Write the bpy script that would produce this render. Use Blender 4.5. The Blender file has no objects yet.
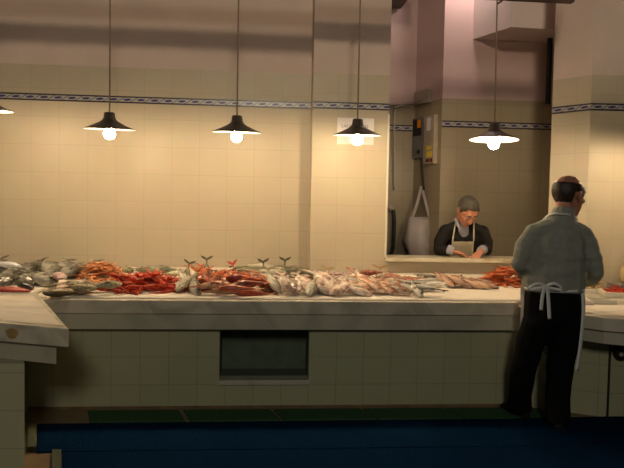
import bpy, bmesh, math, random
import numpy as np
from mathutils import Vector, Matrix, Euler, noise

random.seed(11)
C = bpy.context.scene.collection
PI = math.pi
def rad(a): return math.radians(a)

# ------------------------------------------------------------------ camera
F, EYE = 640.0, 1.47
YAW, PITCH, ROLL = rad(4.7), rad(2.6), rad(1.1)
CR = Matrix.Rotation(-YAW, 3, 'Z') @ Matrix.Rotation(PI/2-PITCH, 3, 'X') @ Matrix.Rotation(ROLL, 3, 'Z')
CAM = Vector((0, 0, EYE))
def ray(px, py): return CR @ Vector(((px-312)/F, -(py-234)/F, -1))
def at_y(px, py, Y):
    d = ray(px, py); return CAM + d*((Y-CAM.y)/d.y)
def at_z(px, py, z):
    d = ray(px, py); return CAM + d*((z-CAM.z)/d.z)
cd = bpy.data.cameras.new('camera'); cam = bpy.data.objects.new('camera', cd); C.objects.link(cam)
cam.matrix_world = Matrix.Translation(CAM) @ CR.to_4x4()
cd.sensor_width = 36; cd.lens = F/624*36; cd.clip_start = 0.05
bpy.context.scene.camera = cam

# ------------------------------------------------------------------ helpers
def tag(o, label=None, cat=None, group=None, kind=None):
    if label: o['label'] = label
    if cat: o['category'] = cat
    if group: o['group'] = group
    if kind: o['kind'] = kind
    return o
def thing(name, label, cat, loc=(0,0,0), rot=(0,0,0), group=None):
    o = bpy.data.objects.new(name, None); C.objects.link(o)
    o.location = loc; o.rotation_euler = rot; o.empty_display_size = .05
    return tag(o, label, cat, group)
def uv_world(bm):
    uv = bm.loops.layers.uv.verify()
    bm.normal_update()
    for f in bm.faces:
        n = f.normal
        for l in f.loops:
            p = l.vert.co
            if abs(n.z) > .75: l[uv].uv = (p.x, p.y)
            else:
                t = Vector((-n.y, n.x, 0))
                if t.length > 1e-6: t.normalize()
                l[uv].uv = (p.dot(t), p.z)
def mesh_of(name, bm, mats, smooth=False, recalc=True, uv=True):
    if recalc: bmesh.ops.recalc_face_normals(bm, faces=bm.faces)
    if uv: uv_world(bm)
    if smooth:
        for f in bm.faces: f.smooth = True
    me = bpy.data.meshes.new(name); bm.to_mesh(me); bm.free()
    for m in (mats if isinstance(mats, (list, tuple)) else [mats]): me.materials.append(m)
    return me
def obj(name, bm, mats, parent=None, smooth=False, loc=None, rot=None, recalc=True):
    me = bm if isinstance(bm, bpy.types.Mesh) else mesh_of(name, bm, mats, smooth, recalc)
    o = bpy.data.objects.new(name, me); C.objects.link(o)
    if loc is not None: o.location = loc
    if rot is not None: o.rotation_euler = rot
    if parent is not None: o.parent = parent
    return o
def origin_to(o, p):
    o.data.transform(Matrix.Translation(-Vector(p))); o.location = p; return o
def add_box(bm, x0, x1, y0, y1, z0, z1, mi=0, bev=0):
    vs = [bm.verts.new((x, y, z)) for x in (x0, x1) for y in (y0, y1) for z in (z0, z1)]
    idx = [(0,1,3,2),(4,6,7,5),(0,4,5,1),(2,3,7,6),(0,2,6,4),(1,5,7,3)]
    fs = [bm.faces.new([vs[i] for i in f]) for f in idx]
    for f in fs: f.material_index = mi
    if bev:
        es = {e for f in fs for e in f.edges}
        bmesh.ops.bevel(bm, geom=list(es), offset=bev, segments=2, affect='EDGES', profile=.5)
    return vs
def box(x0, x1, y0, y1, z0, z1, bev=0):
    bm = bmesh.new(); add_box(bm, x0, x1, y0, y1, z0, z1, 0, bev); return bm
def add_prism(bm, poly, z0, z1, mi=0, bev=0):
    a = [bm.verts.new((p[0], p[1], z0)) for p in poly]
    b = [bm.verts.new((p[0], p[1], z1)) for p in poly]
    n = len(poly); fs = [bm.faces.new(a[::-1]), bm.faces.new(b)]
    for i in range(n): fs.append(bm.faces.new((a[i], a[(i+1)%n], b[(i+1)%n], b[i])))
    for f in fs: f.material_index = mi
    if bev:
        bmesh.ops.bevel(bm, geom=list({e for f in fs for e in f.edges}), offset=bev, segments=2, affect='EDGES', profile=.5)
def prism(poly, z0, z1, bev=0):
    bm = bmesh.new(); add_prism(bm, poly, z0, z1, 0, bev); return bm
def inset(poly, d):
    """shrink a counter-clockwise polygon by d"""
    n = len(poly); out = []
    for i in range(n):
        p0, p1, p2 = (Vector(poly[(i+k)%n]) for k in (-1, 0, 1))
        e1 = (p1-p0).normalized(); e2 = (p2-p1).normalized()
        n1 = Vector((-e1.y, e1.x)); n2 = Vector((-e2.y, e2.x))
        b = n1+n2
        out.append(tuple(p1 + b*(d/max(.25, 1+n1.dot(n2)))))
    return out
def add_lathe(bm, prof, seg=32, mi=0, c=(0,0,0), mis=None):
    rings = []
    for r, z in prof:
        if r < 1e-5: rings.append([bm.verts.new((c[0], c[1], c[2]+z))])
        else: rings.append([bm.verts.new((c[0]+r*math.cos(2*PI*k/seg), c[1]+r*math.sin(2*PI*k/seg), c[2]+z)) for k in range(seg)])
    for i, (a, b) in enumerate(zip(rings, rings[1:])):
        m = mis[i] if mis else mi
        for k in range(seg):
            k2 = (k+1) % seg
            q = [a[0] if len(a) == 1 else a[k], a[0] if len(a) == 1 else a[k2], b[0] if len(b) == 1 else b[k2], b[0] if len(b) == 1 else b[k]]
            q = [v for i2, v in enumerate(q) if v not in q[:i2]]
            if len(q) >= 3: bm.faces.new(q).material_index = m
def add_tube(bm, pts, r, seg=8, mi=0):
    pts = [Vector(p) for p in pts]; rs = r if isinstance(r, (list, tuple)) else [r]*len(pts)
    rings = []; up = Vector((0.013, 0.017, 1)).normalized()
    for i, p in enumerate(pts):
        t = (pts[min(i+1, len(pts)-1)] - pts[max(i-1, 0)]).normalized()
        s = t.cross(up)
        if s.length < .1: s = t.cross(Vector((1, 0, 0)))
        s.normalize(); u = s.cross(t)
        rings.append([bm.verts.new(p + (s*math.cos(2*PI*k/seg) + u*math.sin(2*PI*k/seg))*rs[i]) for k in range(seg)])
    for a, b in zip(rings, rings[1:]):
        for k in range(seg): bm.faces.new((a[k], a[(k+1)%seg], b[(k+1)%seg], b[k])).material_index = mi
    bm.faces.new(rings[0][::-1]).material_index = mi; bm.faces.new(rings[-1]).material_index = mi
def tube(pts, r, seg=8):
    bm = bmesh.new(); add_tube(bm, pts, r, seg); return bm
def add_ribbon(bm, pts, width, wdir, th=.002):
    """a band of cloth through pts, as wide as width along wdir"""
    pts = [Vector(p) for p in pts]; secs = []
    for i, p in enumerate(pts):
        t = (pts[min(i+1, len(pts)-1)] - pts[max(i-1, 0)]).normalized()
        w = Vector(wdir[i] if isinstance(wdir, list) else wdir); w = (w - t*w.dot(t)).normalized(); n = t.cross(w)
        secs.append([bm.verts.new(p + w*(a*width/2) + n*(b*th/2)) for a, b in ((-1,-1),(1,-1),(1,1),(-1,1))])
    for a, b in zip(secs, secs[1:]):
        for k in range(4): bm.faces.new((a[k], a[(k+1)%4], b[(k+1)%4], b[k]))
    bm.faces.new(secs[0][::-1]); bm.faces.new(secs[-1])
def smoothpts(pts, n=8):
    pts = [Vector(p) for p in pts]; out = []
    for i in range(len(pts)-1):
        p0 = pts[max(i-1, 0)]; p1 = pts[i]; p2 = pts[i+1]; p3 = pts[min(i+2, len(pts)-1)]
        for k in range(n):
            t = k/n
            out.append(.5*((2*p1) + (p2-p0)*t + (2*p0-5*p1+4*p2-p3)*t*t + (3*p1-p0-3*p2+p3)*t**3))
    return out + [pts[-1]]
def lerp_tab(tab, t):
    for (a, va), (b, vb) in zip(tab, tab[1:]):
        if t <= b:
            u = (t-a)/(b-a); u = u*u*(3-2*u)*.5 + u*.5
            return va + (vb-va)*u
    return tab[-1][1]

# ------------------------------------------------------------------ materials
def new_mat(name):
    m = bpy.data.materials.new(name); m.use_nodes = True
    nt = m.node_tree; b = nt.nodes['Principled BSDF']
    return m, nt, b
def N(nt, t, **kw):
    n = nt.nodes.new(t)
    for k, v in kw.items():
        if k in n.inputs: n.inputs[k].default_value = v
        else: setattr(n, k, v)
    return n
def rgba(c): return (c[0], c[1], c[2], 1)
def plain(name, col, rough=.5, metal=0, var=.12, scale=12, bump=0, spec=.5, coat=0):
    m, nt, b = new_mat(name)
    tc = N(nt, 'ShaderNodeTexCoord'); ns = N(nt, 'ShaderNodeTexNoise', Scale=scale, Detail=4)
    nt.links.new(tc.outputs['Object'], ns.inputs['Vector'])
    r = N(nt, 'ShaderNodeValToRGB')
    r.color_ramp.elements[0].position = .3; r.color_ramp.elements[1].position = .7
    r.color_ramp.elements[0].color = rgba([c*(1-var) for c in col]); r.color_ramp.elements[1].color = rgba([min(1, c*(1+var)) for c in col])
    nt.links.new(ns.outputs['Fac'], r.inputs['Fac']); nt.links.new(r.outputs['Color'], b.inputs['Base Color'])
    b.inputs['Roughness'].default_value = rough; b.inputs['Metallic'].default_value = metal
    b.inputs['Specular IOR Level'].default_value = spec; b.inputs['Coat Weight'].default_value = coat
    if bump:
        bp = N(nt, 'ShaderNodeBump', Strength=bump, Distance=.01)
        nt.links.new(ns.outputs['Fac'], bp.inputs['Height']); nt.links.new(bp.outputs['Normal'], b.inputs['Normal'])
    return m
def tile_mat(name, c1, c2, grout, w, h, rough=.22, off=(0,0), mortar=.004, bump=.25, spec=.4):
    m, nt, b = new_mat(name)
    uv = N(nt, 'ShaderNodeUVMap'); mp = N(nt, 'ShaderNodeMapping'); mp.inputs['Location'].default_value = (off[0], off[1], 0)
    br = N(nt, 'ShaderNodeTexBrick', Scale=1.0); br.offset = 0; br.squash = 1
    br.inputs['Brick Width'].default_value = w; br.inputs['Row Height'].default_value = h
    br.inputs['Mortar Size'].default_value = mortar; br.inputs['Mortar Smooth'].default_value = .3; br.inputs['Bias'].default_value = 0
    br.inputs['Color1'].default_value = rgba(c1); br.inputs['Color2'].default_value = rgba(c2); br.inputs['Mortar'].default_value = rgba(grout)
    nt.links.new(uv.outputs['UV'], mp.inputs['Vector']); nt.links.new(mp.outputs['Vector'], br.inputs['Vector'])
    ns = N(nt, 'ShaderNodeTexNoise', Scale=7.0, Detail=5); nt.links.new(uv.outputs['UV'], ns.inputs['Vector'])
    mx = N(nt, 'ShaderNodeMix', data_type='RGBA', blend_type='MULTIPLY'); mx.inputs[0].default_value = .12
    nt.links.new(br.outputs['Color'], mx.inputs[6]); nt.links.new(ns.outputs['Color'], mx.inputs[7])
    nt.links.new(mx.outputs[2], b.inputs['Base Color'])
    b.inputs['Roughness'].default_value = rough; b.inputs['Specular IOR Level'].default_value = spec
    bp = N(nt, 'ShaderNodeBump', Strength=bump, Distance=.004); bp.invert = True
    nt.links.new(br.outputs['Fac'], bp.inputs['Height']); nt.links.new(bp.outputs['Normal'], b.inputs['Normal'])
    return m
def marble_mat(name, c, vein, rough=.3):
    m, nt, b = new_mat(name)
    tc = N(nt, 'ShaderNodeTexCoord'); n1 = N(nt, 'ShaderNodeTexNoise', Scale=3.0, Detail=8, Distortion=1.6)
    nt.links.new(tc.outputs['Object'], n1.inputs['Vector'])
    r = N(nt, 'ShaderNodeValToRGB'); e = r.color_ramp.elements
    e[0].position = .36; e[0].color = rgba(vein); e[1].position = .56; e[1].color = rgba(c)
    nt.links.new(n1.outputs['Fac'], r.inputs['Fac']); nt.links.new(r.outputs['Color'], b.inputs['Base Color'])
    b.inputs['Roughness'].default_value = rough
    return m
def fish_mat(name, back, side, belly, H, spot=None, rough=.25, spscale=60):
    """skin colour by height on the body: dark back (+y), pale belly (-y)"""
    m, nt, b = new_mat(name)
    tc = N(nt, 'ShaderNodeTexCoord'); sep = N(nt, 'ShaderNodeSeparateXYZ'); nt.links.new(tc.outputs['Object'], sep.inputs[0])
    ns = N(nt, 'ShaderNodeTexNoise', Scale=25.0, Detail=4); nt.links.new(tc.outputs['Object'], ns.inputs['Vector'])
    mr = N(nt, 'ShaderNodeMapRange'); mr.inputs['From Min'].default_value = -H*.5; mr.inputs['From Max'].default_value = H*.5
    nt.links.new(sep.outputs['Y'], mr.inputs['Value'])
    ad = N(nt, 'ShaderNodeMath', operation='MULTIPLY_ADD'); ad.inputs[1].default_value = .5; ad.inputs[2].default_value = -.25
    nt.links.new(ns.outputs['Fac'], ad.inputs[0])
    a2 = N(nt, 'ShaderNodeMath', operation='ADD'); nt.links.new(mr.outputs['Result'], a2.inputs[0]); nt.links.new(ad.outputs[0], a2.inputs[1])
    r = N(nt, 'ShaderNodeValToRGB'); e = r.color_ramp.elements
    e[0].position = .18; e[0].color = rgba(belly); e[1].position = .85; e[1].color = rgba(back)
    k = e.new(.5); k.color = rgba(side)
    nt.links.new(a2.outputs[0], r.inputs['Fac']); src = r.outputs['Color']
    if spot:
        vo = N(nt, 'ShaderNodeTexNoise', Scale=spscale, Detail=2); nt.links.new(tc.outputs['Object'], vo.inputs['Vector'])
        r2 = N(nt, 'ShaderNodeValToRGB'); r2.color_ramp.elements[0].position = .52; r2.color_ramp.elements[1].position = .62
        nt.links.new(vo.outputs['Fac'], r2.inputs['Fac'])
        mx = N(nt, 'ShaderNodeMix', data_type='RGBA'); mx.inputs[7].default_value = rgba(spot)
        nt.links.new(r2.outputs['Color'], mx.inputs[0]); nt.links.new(src, mx.inputs[6]); src = mx.outputs[2]
    oi = N(nt, 'ShaderNodeObjectInfo'); mv = N(nt, 'ShaderNodeMapRange'); mv.inputs['To Min'].default_value = .55; mv.inputs['To Max'].default_value = 1.25
    nt.links.new(oi.outputs['Random'], mv.inputs['Value'])
    hs = N(nt, 'ShaderNodeHueSaturation'); nt.links.new(mv.outputs['Result'], hs.inputs['Value']); nt.links.new(src, hs.inputs['Color']); src = hs.outputs['Color']
    nt.links.new(src, b.inputs['Base Color'])
    sc = N(nt, 'ShaderNodeTexVoronoi', Scale=140.0); nt.links.new(tc.outputs['Object'], sc.inputs['Vector'])
    bp = N(nt, 'ShaderNodeBump', Strength=.25, Distance=.002); nt.links.new(sc.outputs['Distance'], bp.inputs['Height']); nt.links.new(bp.outputs['Normal'], b.inputs['Normal'])
    b.inputs['Roughness'].default_value = rough; b.inputs['Specular IOR Level'].default_value = .7
    return m
def border_mat(name, h):
    """tile border: dark lines above and below, blue lozenges between slanted strokes on white"""
    m, nt, b = new_mat(name); L = nt.links
    uv = N(nt, 'ShaderNodeUVMap'); s = N(nt, 'ShaderNodeSeparateXYZ'); L.new(uv.outputs['UV'], s.inputs[0])
    def M(op, a, bb=None, c=None):
        n = N(nt, 'ShaderNodeMath', operation=op)
        for i, v in enumerate((a, bb, c)):
            if v is None: continue
            if isinstance(v, (int, float)): n.inputs[i].default_value = v
            else: L.new(v, n.inputs[i])
        return n.outputs[0]
    v = M('MODULO', s.outputs['Y'], 1.0)            # uv v is set 0..1 across the band
    u = M('DIVIDE', s.outputs['X'], .122)
    vc = M('SUBTRACT', v, .5)
    line = M('GREATER_THAN', M('ABSOLUTE', vc), .30)
    uu = M('SUBTRACT', M('FRACT', M('ADD', M('ADD', u, 100.0), M('MULTIPLY', vc, -.35))), .5)
    q = M('ADD', M('POWER', M('DIVIDE', uu, .27), 2.0), M('POWER', M('DIVIDE', vc, .17), 2.0))
    loz = M('LESS_THAN', q, 1.0)
    u2 = M('SUBTRACT', M('FRACT', M('ADD', M('ADD', u, 100.5), M('MULTIPLY', vc, -.9))), .5)
    stroke = M('LESS_THAN', M('ABSOLUTE', u2), .07)
    def mix(fac, a, col):
        n = N(nt, 'ShaderNodeMix', data_type='RGBA'); L.new(fac, n.inputs[0])
        if isinstance(a, tuple): n.inputs[6].default_value = a
        else: L.new(a, n.inputs[6])
        n.inputs[7].default_value = col; return n.outputs[2]
    c = mix(stroke, (.42, .40, .37, 1), (.16, .16, .20, 1))
    c = mix(loz, c, (.03, .035, .16, 1)); c = mix(line, c, (.018, .014, .03, 1))
    L.new(c, b.inputs['Base Color']); b.inputs['Roughness'].default_value = .3
    return m
def emit_mat(name, col, s):
    m, nt, b = new_mat(name)
    b.inputs['Base Color'].default_value = rgba((.9, .9, .85)); b.inputs['Emission Color'].default_value = rgba(col); b.inputs['Emission Strength'].default_value = s
    return m

CREAM1, CREAM2, GROUT = (.545, .475, .355), (.53, .46, .34), (.47, .41, .30)
M = {}
M['tile_wall'] = tile_mat('cream_wall_tile', CREAM1, CREAM2, GROUT, .25, .25, .42, (.06, .03), .003, .1, .25)
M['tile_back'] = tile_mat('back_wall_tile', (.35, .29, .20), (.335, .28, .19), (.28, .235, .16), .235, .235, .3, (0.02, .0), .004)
M['tile_base'] = tile_mat('counter_base_tile', (.44, .435, .285), (.42, .415, .27), (.32, .31, .205), .2, .2, .35, (.03, .03), .003)
M['plaster'] = plain('pinkish_plaster', (.62, .50, .44), .8, var=.05, scale=3)
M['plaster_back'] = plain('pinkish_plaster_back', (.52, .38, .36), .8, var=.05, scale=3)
M['plaster_white'] = plain('white_plaster', (.70, .60, .58), .8, var=.04, scale=3)
M['border'] = border_mat('tile_border', .06)
M['marble'] = marble_mat('counter_marble', (.62, .56, .46), (.42, .38, .30), .3)
M['stone'] = marble_mat('apron_stone', (.48, .45, .36), (.38, .36, .28), .4)
M['sill'] = marble_mat('sill_marble', (.66, .60, .46), (.46, .38, .24), .3)
M['paper'] = plain('white_paper', (.80, .72, .62), .7, var=.05, scale=6)
M['sign'] = plain('sign_paper', (.72, .68, .68), .6, var=.02)
M['ink'] = plain('sign_ink', (.16, .14, .16), .6, var=.02)
M['floor'] = plain('brown_floor', (.20, .14, .08), .6, var=.2, scale=5)
M['backfloor'] = plain('back_floor', (.25, .22, .18), .6)
M['carpet'] = plain('blue_carpet', (.0012, .0125, .040), .95, var=.35, scale=90, bump=.6, spec=.02)
M['green'] = plain('green_mat', (.030, .085, .036), .9, var=.3, scale=60, bump=.5, spec=.2)
M['edging'] = plain('edging_wood', (.05, .06, .03), .7, var=.3)
M['plank'] = plain('plank_wood', (.16, .10, .05), .7, var=.3, scale=8)
M['shade'] = plain('lamp_shade_dark', (.085, .066, .05), .35, var=.1, spec=.5)
M['shade_in'] = plain('lamp_shade_white', (.85, .83, .76), .4, var=.02)
M['cord'] = plain('lamp_cord', (.22, .15, .10), .6)
M['bulb'] = emit_mat('lit_bulb', (1, .74, .44), 265)
M['rail'] = plain('rail_paint', (.075, .045, .035), .5)
M['dark'] = plain('dark_rubber', (.012, .012, .012), .5)
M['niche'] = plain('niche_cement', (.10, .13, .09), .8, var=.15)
M['metal_grey'] = plain('grey_metal', (.16, .16, .16), .4)
M['metal_tan'] = plain('tan_metal', (.38, .32, .24), .5)
M['orange'] = plain('orange_plastic', (.75, .26, .02), .4)
M['yellow'] = plain('yellow_label', (.80, .58, .04), .5)
M['red'] = plain('red_label', (.5, .03, .02), .5)
M['bag'] = plain('bag_plastic', (.46, .40, .40), .45, var=.08, scale=10)
M['pipe'] = plain('pipe_grey', (.36, .31, .26), .5)
M['foam'] = plain('foam_box', (.70, .66, .56), .6, var=.04)
M['kraft'] = plain('tan_sack', (.55, .40, .20), .7, var=.15)
M['skin'] = plain('skin', (.42, .19, .115), .5, var=.12, scale=14)
M['skin2'] = plain('ruddy_skin', (.48, .20, .12), .5, var=.12, scale=14)
M['sweater'] = plain('sweater_wool', (.275, .285, .25), .9, var=.08, scale=30, bump=.25, spec=.2)
M['trousers'] = plain('black_trousers', (.0045, .0045, .005), .9, var=.1, spec=.12)
M['shoe'] = plain('black_shoe', (.006, .006, .006), .7, spec=.2)
M['apron'] = plain('white_apron', (.72, .72, .74), .8, var=.04)
M['hair_brown'] = plain('dark_brown_hair', (.028, .016, .011), .55, var=.4, scale=40, bump=.4)
M['hair_grey'] = plain('grey_hair', (.045, .040, .032), .65, var=.45, scale=50, bump=.4)
M['jacket'] = plain('black_jacket', (.014, .013, .013), .85, var=.15, spec=.2)
M['shirt'] = plain('pale_blue_shirt', (.29, .29, .34), .8, var=.05)
M['bib'] = plain('beige_apron', (.58, .52, .38), .8, var=.06)
M['eye'] = plain('eye_white', (.45, .40, .36), .2)
M['fisheye'] = plain('fish_eye', (.02, .02, .02), .1)

# ------------------------------------------------------------------ the setting
YL, YP = 5.97, 5.75                                   # left wall, pillar
XP0, XP1 = at_y(311, 200, YP).x, at_y(387, 200, YP).x
JX, JY = 2.63, 5.66                                   # far and near end of the splayed jamb
KX, KY = 2.84, 5.37
YB, YB2 = 6.76, 7.24
TOP = 4.3
def wall(name, poly, tile, top, ztile, z0=0.0, z1=TOP):
    bm = bmesh.new()
    add_prism(bm, poly, z0, min(ztile, z1), 0)
    if z1 > ztile: add_prism(bm, poly, ztile, z1, 1)
    return tag(obj(name, bm, [M[tile], M[top]]), kind='structure')
wall('wall_left', [(-4.2, YL), (XP0+.05, YL), (XP0+.05, 6.25), (-4.2, 6.25)], 'tile_wall', 'plaster', 2.68)
wall('wall_pillar', [(XP0, YP), (XP1, YP), (XP1, 6.2), (XP0, 6.2)], 'tile_wall', 'plaster', 2.65)
zs = at_y(450, 258.2, 5.70).z                          # top of the sill
wall('wall_below_opening', [(XP1, YP), (JX, YP), (JX, 6.0), (XP1, 6.0)], 'tile_wall', 'plaster', 2.65, 0, zs-.035)
wall('wall_right', [(JX, JY), (KX, KY), (4.6, KY-.12), (4.6, 6.25), (JX+.36, 6.25)], 'tile_wall', 'plaster', 2.64)
xa, xb = at_y(414, 150, YB2).x, at_y(441, 150, YB).x
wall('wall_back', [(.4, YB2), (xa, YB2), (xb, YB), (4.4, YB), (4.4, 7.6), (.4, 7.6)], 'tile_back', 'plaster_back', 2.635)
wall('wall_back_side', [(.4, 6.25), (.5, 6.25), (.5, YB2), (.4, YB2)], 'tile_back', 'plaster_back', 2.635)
tag(obj('trim_1', box(XP1-.012, XP1+.006, YP-.006, YP+.02, zs, 2.3), M['foam']), kind='structure')   # corner guard of the pillar
tag(obj('window_sill', box(XP1-.005, JX+.02, 5.67, 6.03, zs-.035, zs, .004), M['sill']), kind='structure')
f = tag(obj('floor', box(-5, 5.4, -4.5, 6.0, -.1, 0), M['floor']), kind='structure')
tag(obj('floor_back_room', box(.4, 4.4, 6.0, 7.6, -.1, 0), M['backfloor']), kind='structure')

def border(name, p0, p1, zc, h=.062, th=.006):
    """a run of border tiles standing th proud of the wall from p0 to p1"""
    p0, p1 = Vector(p0), Vector(p1); t = (p1-p0).normalized(); n = Vector((t.y, -t.x)); L = (p1-p0).length
    bm = bmesh.new(); a, b = p0+n*th, p1+n*th
    add_prism(bm, [tuple(a), tuple(b), tuple(p1), tuple(p0)], zc-h/2, zc+h/2)
    bmesh.ops.recalc_face_normals(bm, faces=bm.faces)
    uv = bm.loops.layers.uv.verify()
    for f in bm.faces:
        for l in f.loops:
            q = Vector((l.vert.co.x, l.vert.co.y))
            l[uv].uv = ((q-p0).dot(t), .999 if l.vert.co.z > zc else .001)
    me = bpy.data.meshes.new(name); bm.to_mesh(me); bm.free(); me.materials.append(M['border'])
    o = bpy.data.objects.new(name, me); C.objects.link(o); tag(o, kind='structure')
border('trim_2', (-4.2, YL), (XP0, YL), 2.39)
border('trim_3', (XP0, YP), (XP1, YP), 2.365)
border('trim_4', (JX, JY), (KX, KY), 2.365)
border('trim_5', (KX, KY), (4.6, KY-.12), 2.365)
border('trim_6', (xb, YB), (4.4, YB), 2.365, .068)
border('trim_7', (.5, YB2), (xa, YB2), 2.365, .068)
# boxed duct under the back room's ceiling
A = at_y(511, 27, 6.25); B = at_y(473, 35, YB)
tag(obj('ceiling_duct', prism([(B.x, YB), (A.x, A.y), (4.3, A.y+.1), (4.3, YB)], A.z, TOP), M['plaster_white']), kind='structure')
tag(obj('ceiling_beam', box(at_y(390, 1, 7).x, at_y(405, 1, 7).x, 6.3, 7.2, at_y(400, 3, 7).z, at_y(400, 3, 7).z+.2), M['rail']), kind='structure')
pz0, pz1 = at_y(549, 104, 6.6).z, at_y(549, 46, 6.6).z
q = at_y(548.5, 80, 6.6)
tag(obj('downpipe', tube([(q.x, q.y, pz0), (q.x, q.y, TOP-.05)], .028, 12), M['dark'], smooth=True), 'dark green pipe down the back room wall behind the right jamb', 'pipe')

# ------------------------------------------------------------------ lamp rail and pendant lamps
YR = 5.05
zr = at_y(540, 1.5, YR).z
RX1 = at_y(573, 3, YR).x
rail = obj('lamp_rail', box(-4.15, RX1, YR-.03, YR+.03, zr, zr+.14, .004), M['rail'])
tag(rail, 'long dark brown rail overhead that the lamps hang from', 'rail')
def lamp(px, rim_y, Y, tilt, label, r=.19, yr=YR):
    P = at_y(px, rim_y, Y)
    t = thing('pendant_lamp', label, 'lamp', P, (0, 0, 0), 'pendant lamps over the fish counter')
    Rm = Matrix.Rotation(rad(tilt[0]), 4, 'X') @ Matrix.Rotation(rad(tilt[1]), 4, 'Y')
    k = r/.19
    prof = [(0, .128), (.030, .127), (.040, .121), (.044, .085), (.052, .070), (.075, .053), (.120, .030), (.165, .011), (.190, 0), (.190, -.004), (.186, -.004), (.163, .006), (.118, .024), (.074, .045), (.046, .064), (0, .070)]
    prof = [(a*k, b*k) for a, b in prof]
    bm = bmesh.new(); add_lathe(bm, prof, 40, mis=[0]*9+[1]*6); bm.transform(Rm)
    obj('lamp_shade', bm, [M['shade'], M['shade_in']], t, True)
    bm = bmesh.new(); add_lathe(bm, [(0, .066), (.017, .066), (.017, .02), (.013, .016), (0, .016)], 16); bm.transform(Rm)
    obj('lamp_socket', bm, M['shade_in'], t, True)
    bp = [(0, .02), (.014, .02), (.016, .004)] + [(.044*math.sin(a), -.036+.044*math.cos(a)) for a in [rad(x) for x in range(28, 180, 12)]] + [(0, -.080)]
    bm = bmesh.new(); add_lathe(bm, bp, 24); bm.transform(Rm)
    obj('light_bulb', bm, M['bulb'], t, True)
    z0 = (Rm @ Vector((0, 0, .125*k))); 
    pts = [z0, Vector((0, 0, .3)), Vector((.0, yr-P.y, zr+.01-P.z))]
    obj('lamp_cord', tube(smoothpts(pts, 5), .006, 8), M['cord'], t, True)
    hp = Vector((0, yr-P.y-.045, zr-P.z))
    obj('cord_hook', tube([hp+Vector((0,.045,-.035)), hp+Vector((.028,.02,-.02)), hp+Vector((.03,.01,.01)), hp+Vector((.02,.0,.05))], .008, 8), M['rail'], t, True)
    return t
lamp(-14, 110.5, YR, (3, 0), 'dark pendant lamp at the left end, mostly out of the picture')
lamp(109.5, 129, YR, (4, .5), 'dark pendant lamp over the orange and red prawn heaps')
lamp(236.8, 132, YR, (4, .5), 'dark pendant lamp over the orange scorpionfish')
lamp(357.3, 135, YR, (4, -.5), 'dark pendant lamp in front of the paper notice on the pillar')
xr = at_y(672, 145, 4.72)
obj_ = obj('lamp_rail', box(xr.x-.1, 4.1, 4.69, 4.75, zr, zr+.14, .004), M['rail']); tag(obj_, 'short dark brown rail over the right counter', 'rail')
lamp(672, 144, 4.72, (0, 0), 'dark pendant lamp over the right counter, outside the picture', yr=4.72)
lamp(494, 139.5, YR-.03, (-2, 1), 'dark pendant lamp hanging before the opening, its white inside showing', .195)

# ------------------------------------------------------------------ counters
ZT = .792; ZR = .765; ZL = .82
XL, XR = -1.545, 1.88
YF = 4.46; YBASE = 4.572
SLOPE = (at_y(200, 267.5, YL).z - ZT)/(YL-4.60)
t = thing('fish_counter', 'long tiled fish counter with a marble top along the back wall', 'counter', (.2, 4.9, 0))
def part(name, bm, m, smooth=False, par=None):
    par = par or t
    o = obj(name, bm, m, par, smooth)
    o.matrix_parent_inverse = Matrix.Translation(-(par.location))
    return o
part('worktop', prism([(XL+.065, YF), (XR, YF), (XR, YP-.002), (XP0-.002, YP-.002), (XP0-.002, YL-.002), (XL, YL-.002), (XL, 4.60)], ZT-.095, ZT, .006), M['marble'])
part('apron', box(XL-.1, XR+.02, YF+.022, YF+.111, ZT-.205, ZT-.0955), M['stone'])
n0, n1 = at_y(219.5, 350, YBASE), at_y(309, 350, YBASE)
nz1, nz0 = at_y(260, 330.5, YBASE).z, at_y(260, 380, YBASE).z
bm = bmesh.new(); zt0 = ZT-.206; bx0, bx1 = -1.9, 1.955
for b in ((bx0, n0.x, 0, zt0), (n1.x, bx1, 0, zt0), (n0.x, n1.x, 0, nz0), (n0.x, n1.x, nz1, zt0)):
    add_box(bm, b[0], b[1], YBASE, YBASE+.12, b[2], b[3])
part('base', bm, M['tile_base'])
bm = bmesh.new()
e = .02; yb = YBASE+.32
add_box(bm, n0.x-e, n1.x+e, yb, yb+e, nz0-e, nz1+e); add_box(bm, n0.x-e, n0.x, YBASE+.12, yb, nz0-e, nz1+e); add_box(bm, n1.x, n1.x+e, YBASE+.12, yb, nz0-e, nz1+e)
add_box(bm, n0.x, n1.x, YBASE+.12, yb, nz0-e, nz0); add_box(bm, n0.x, n1.x, YBASE+.12, yb, nz1, nz1+e)
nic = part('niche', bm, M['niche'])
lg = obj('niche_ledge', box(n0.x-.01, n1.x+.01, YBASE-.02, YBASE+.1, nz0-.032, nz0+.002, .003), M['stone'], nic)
part('kickboard', box(bx0, bx1-.02, YBASE-.006, YBASE-.001, 0.0, .018), M['plank'])

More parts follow.
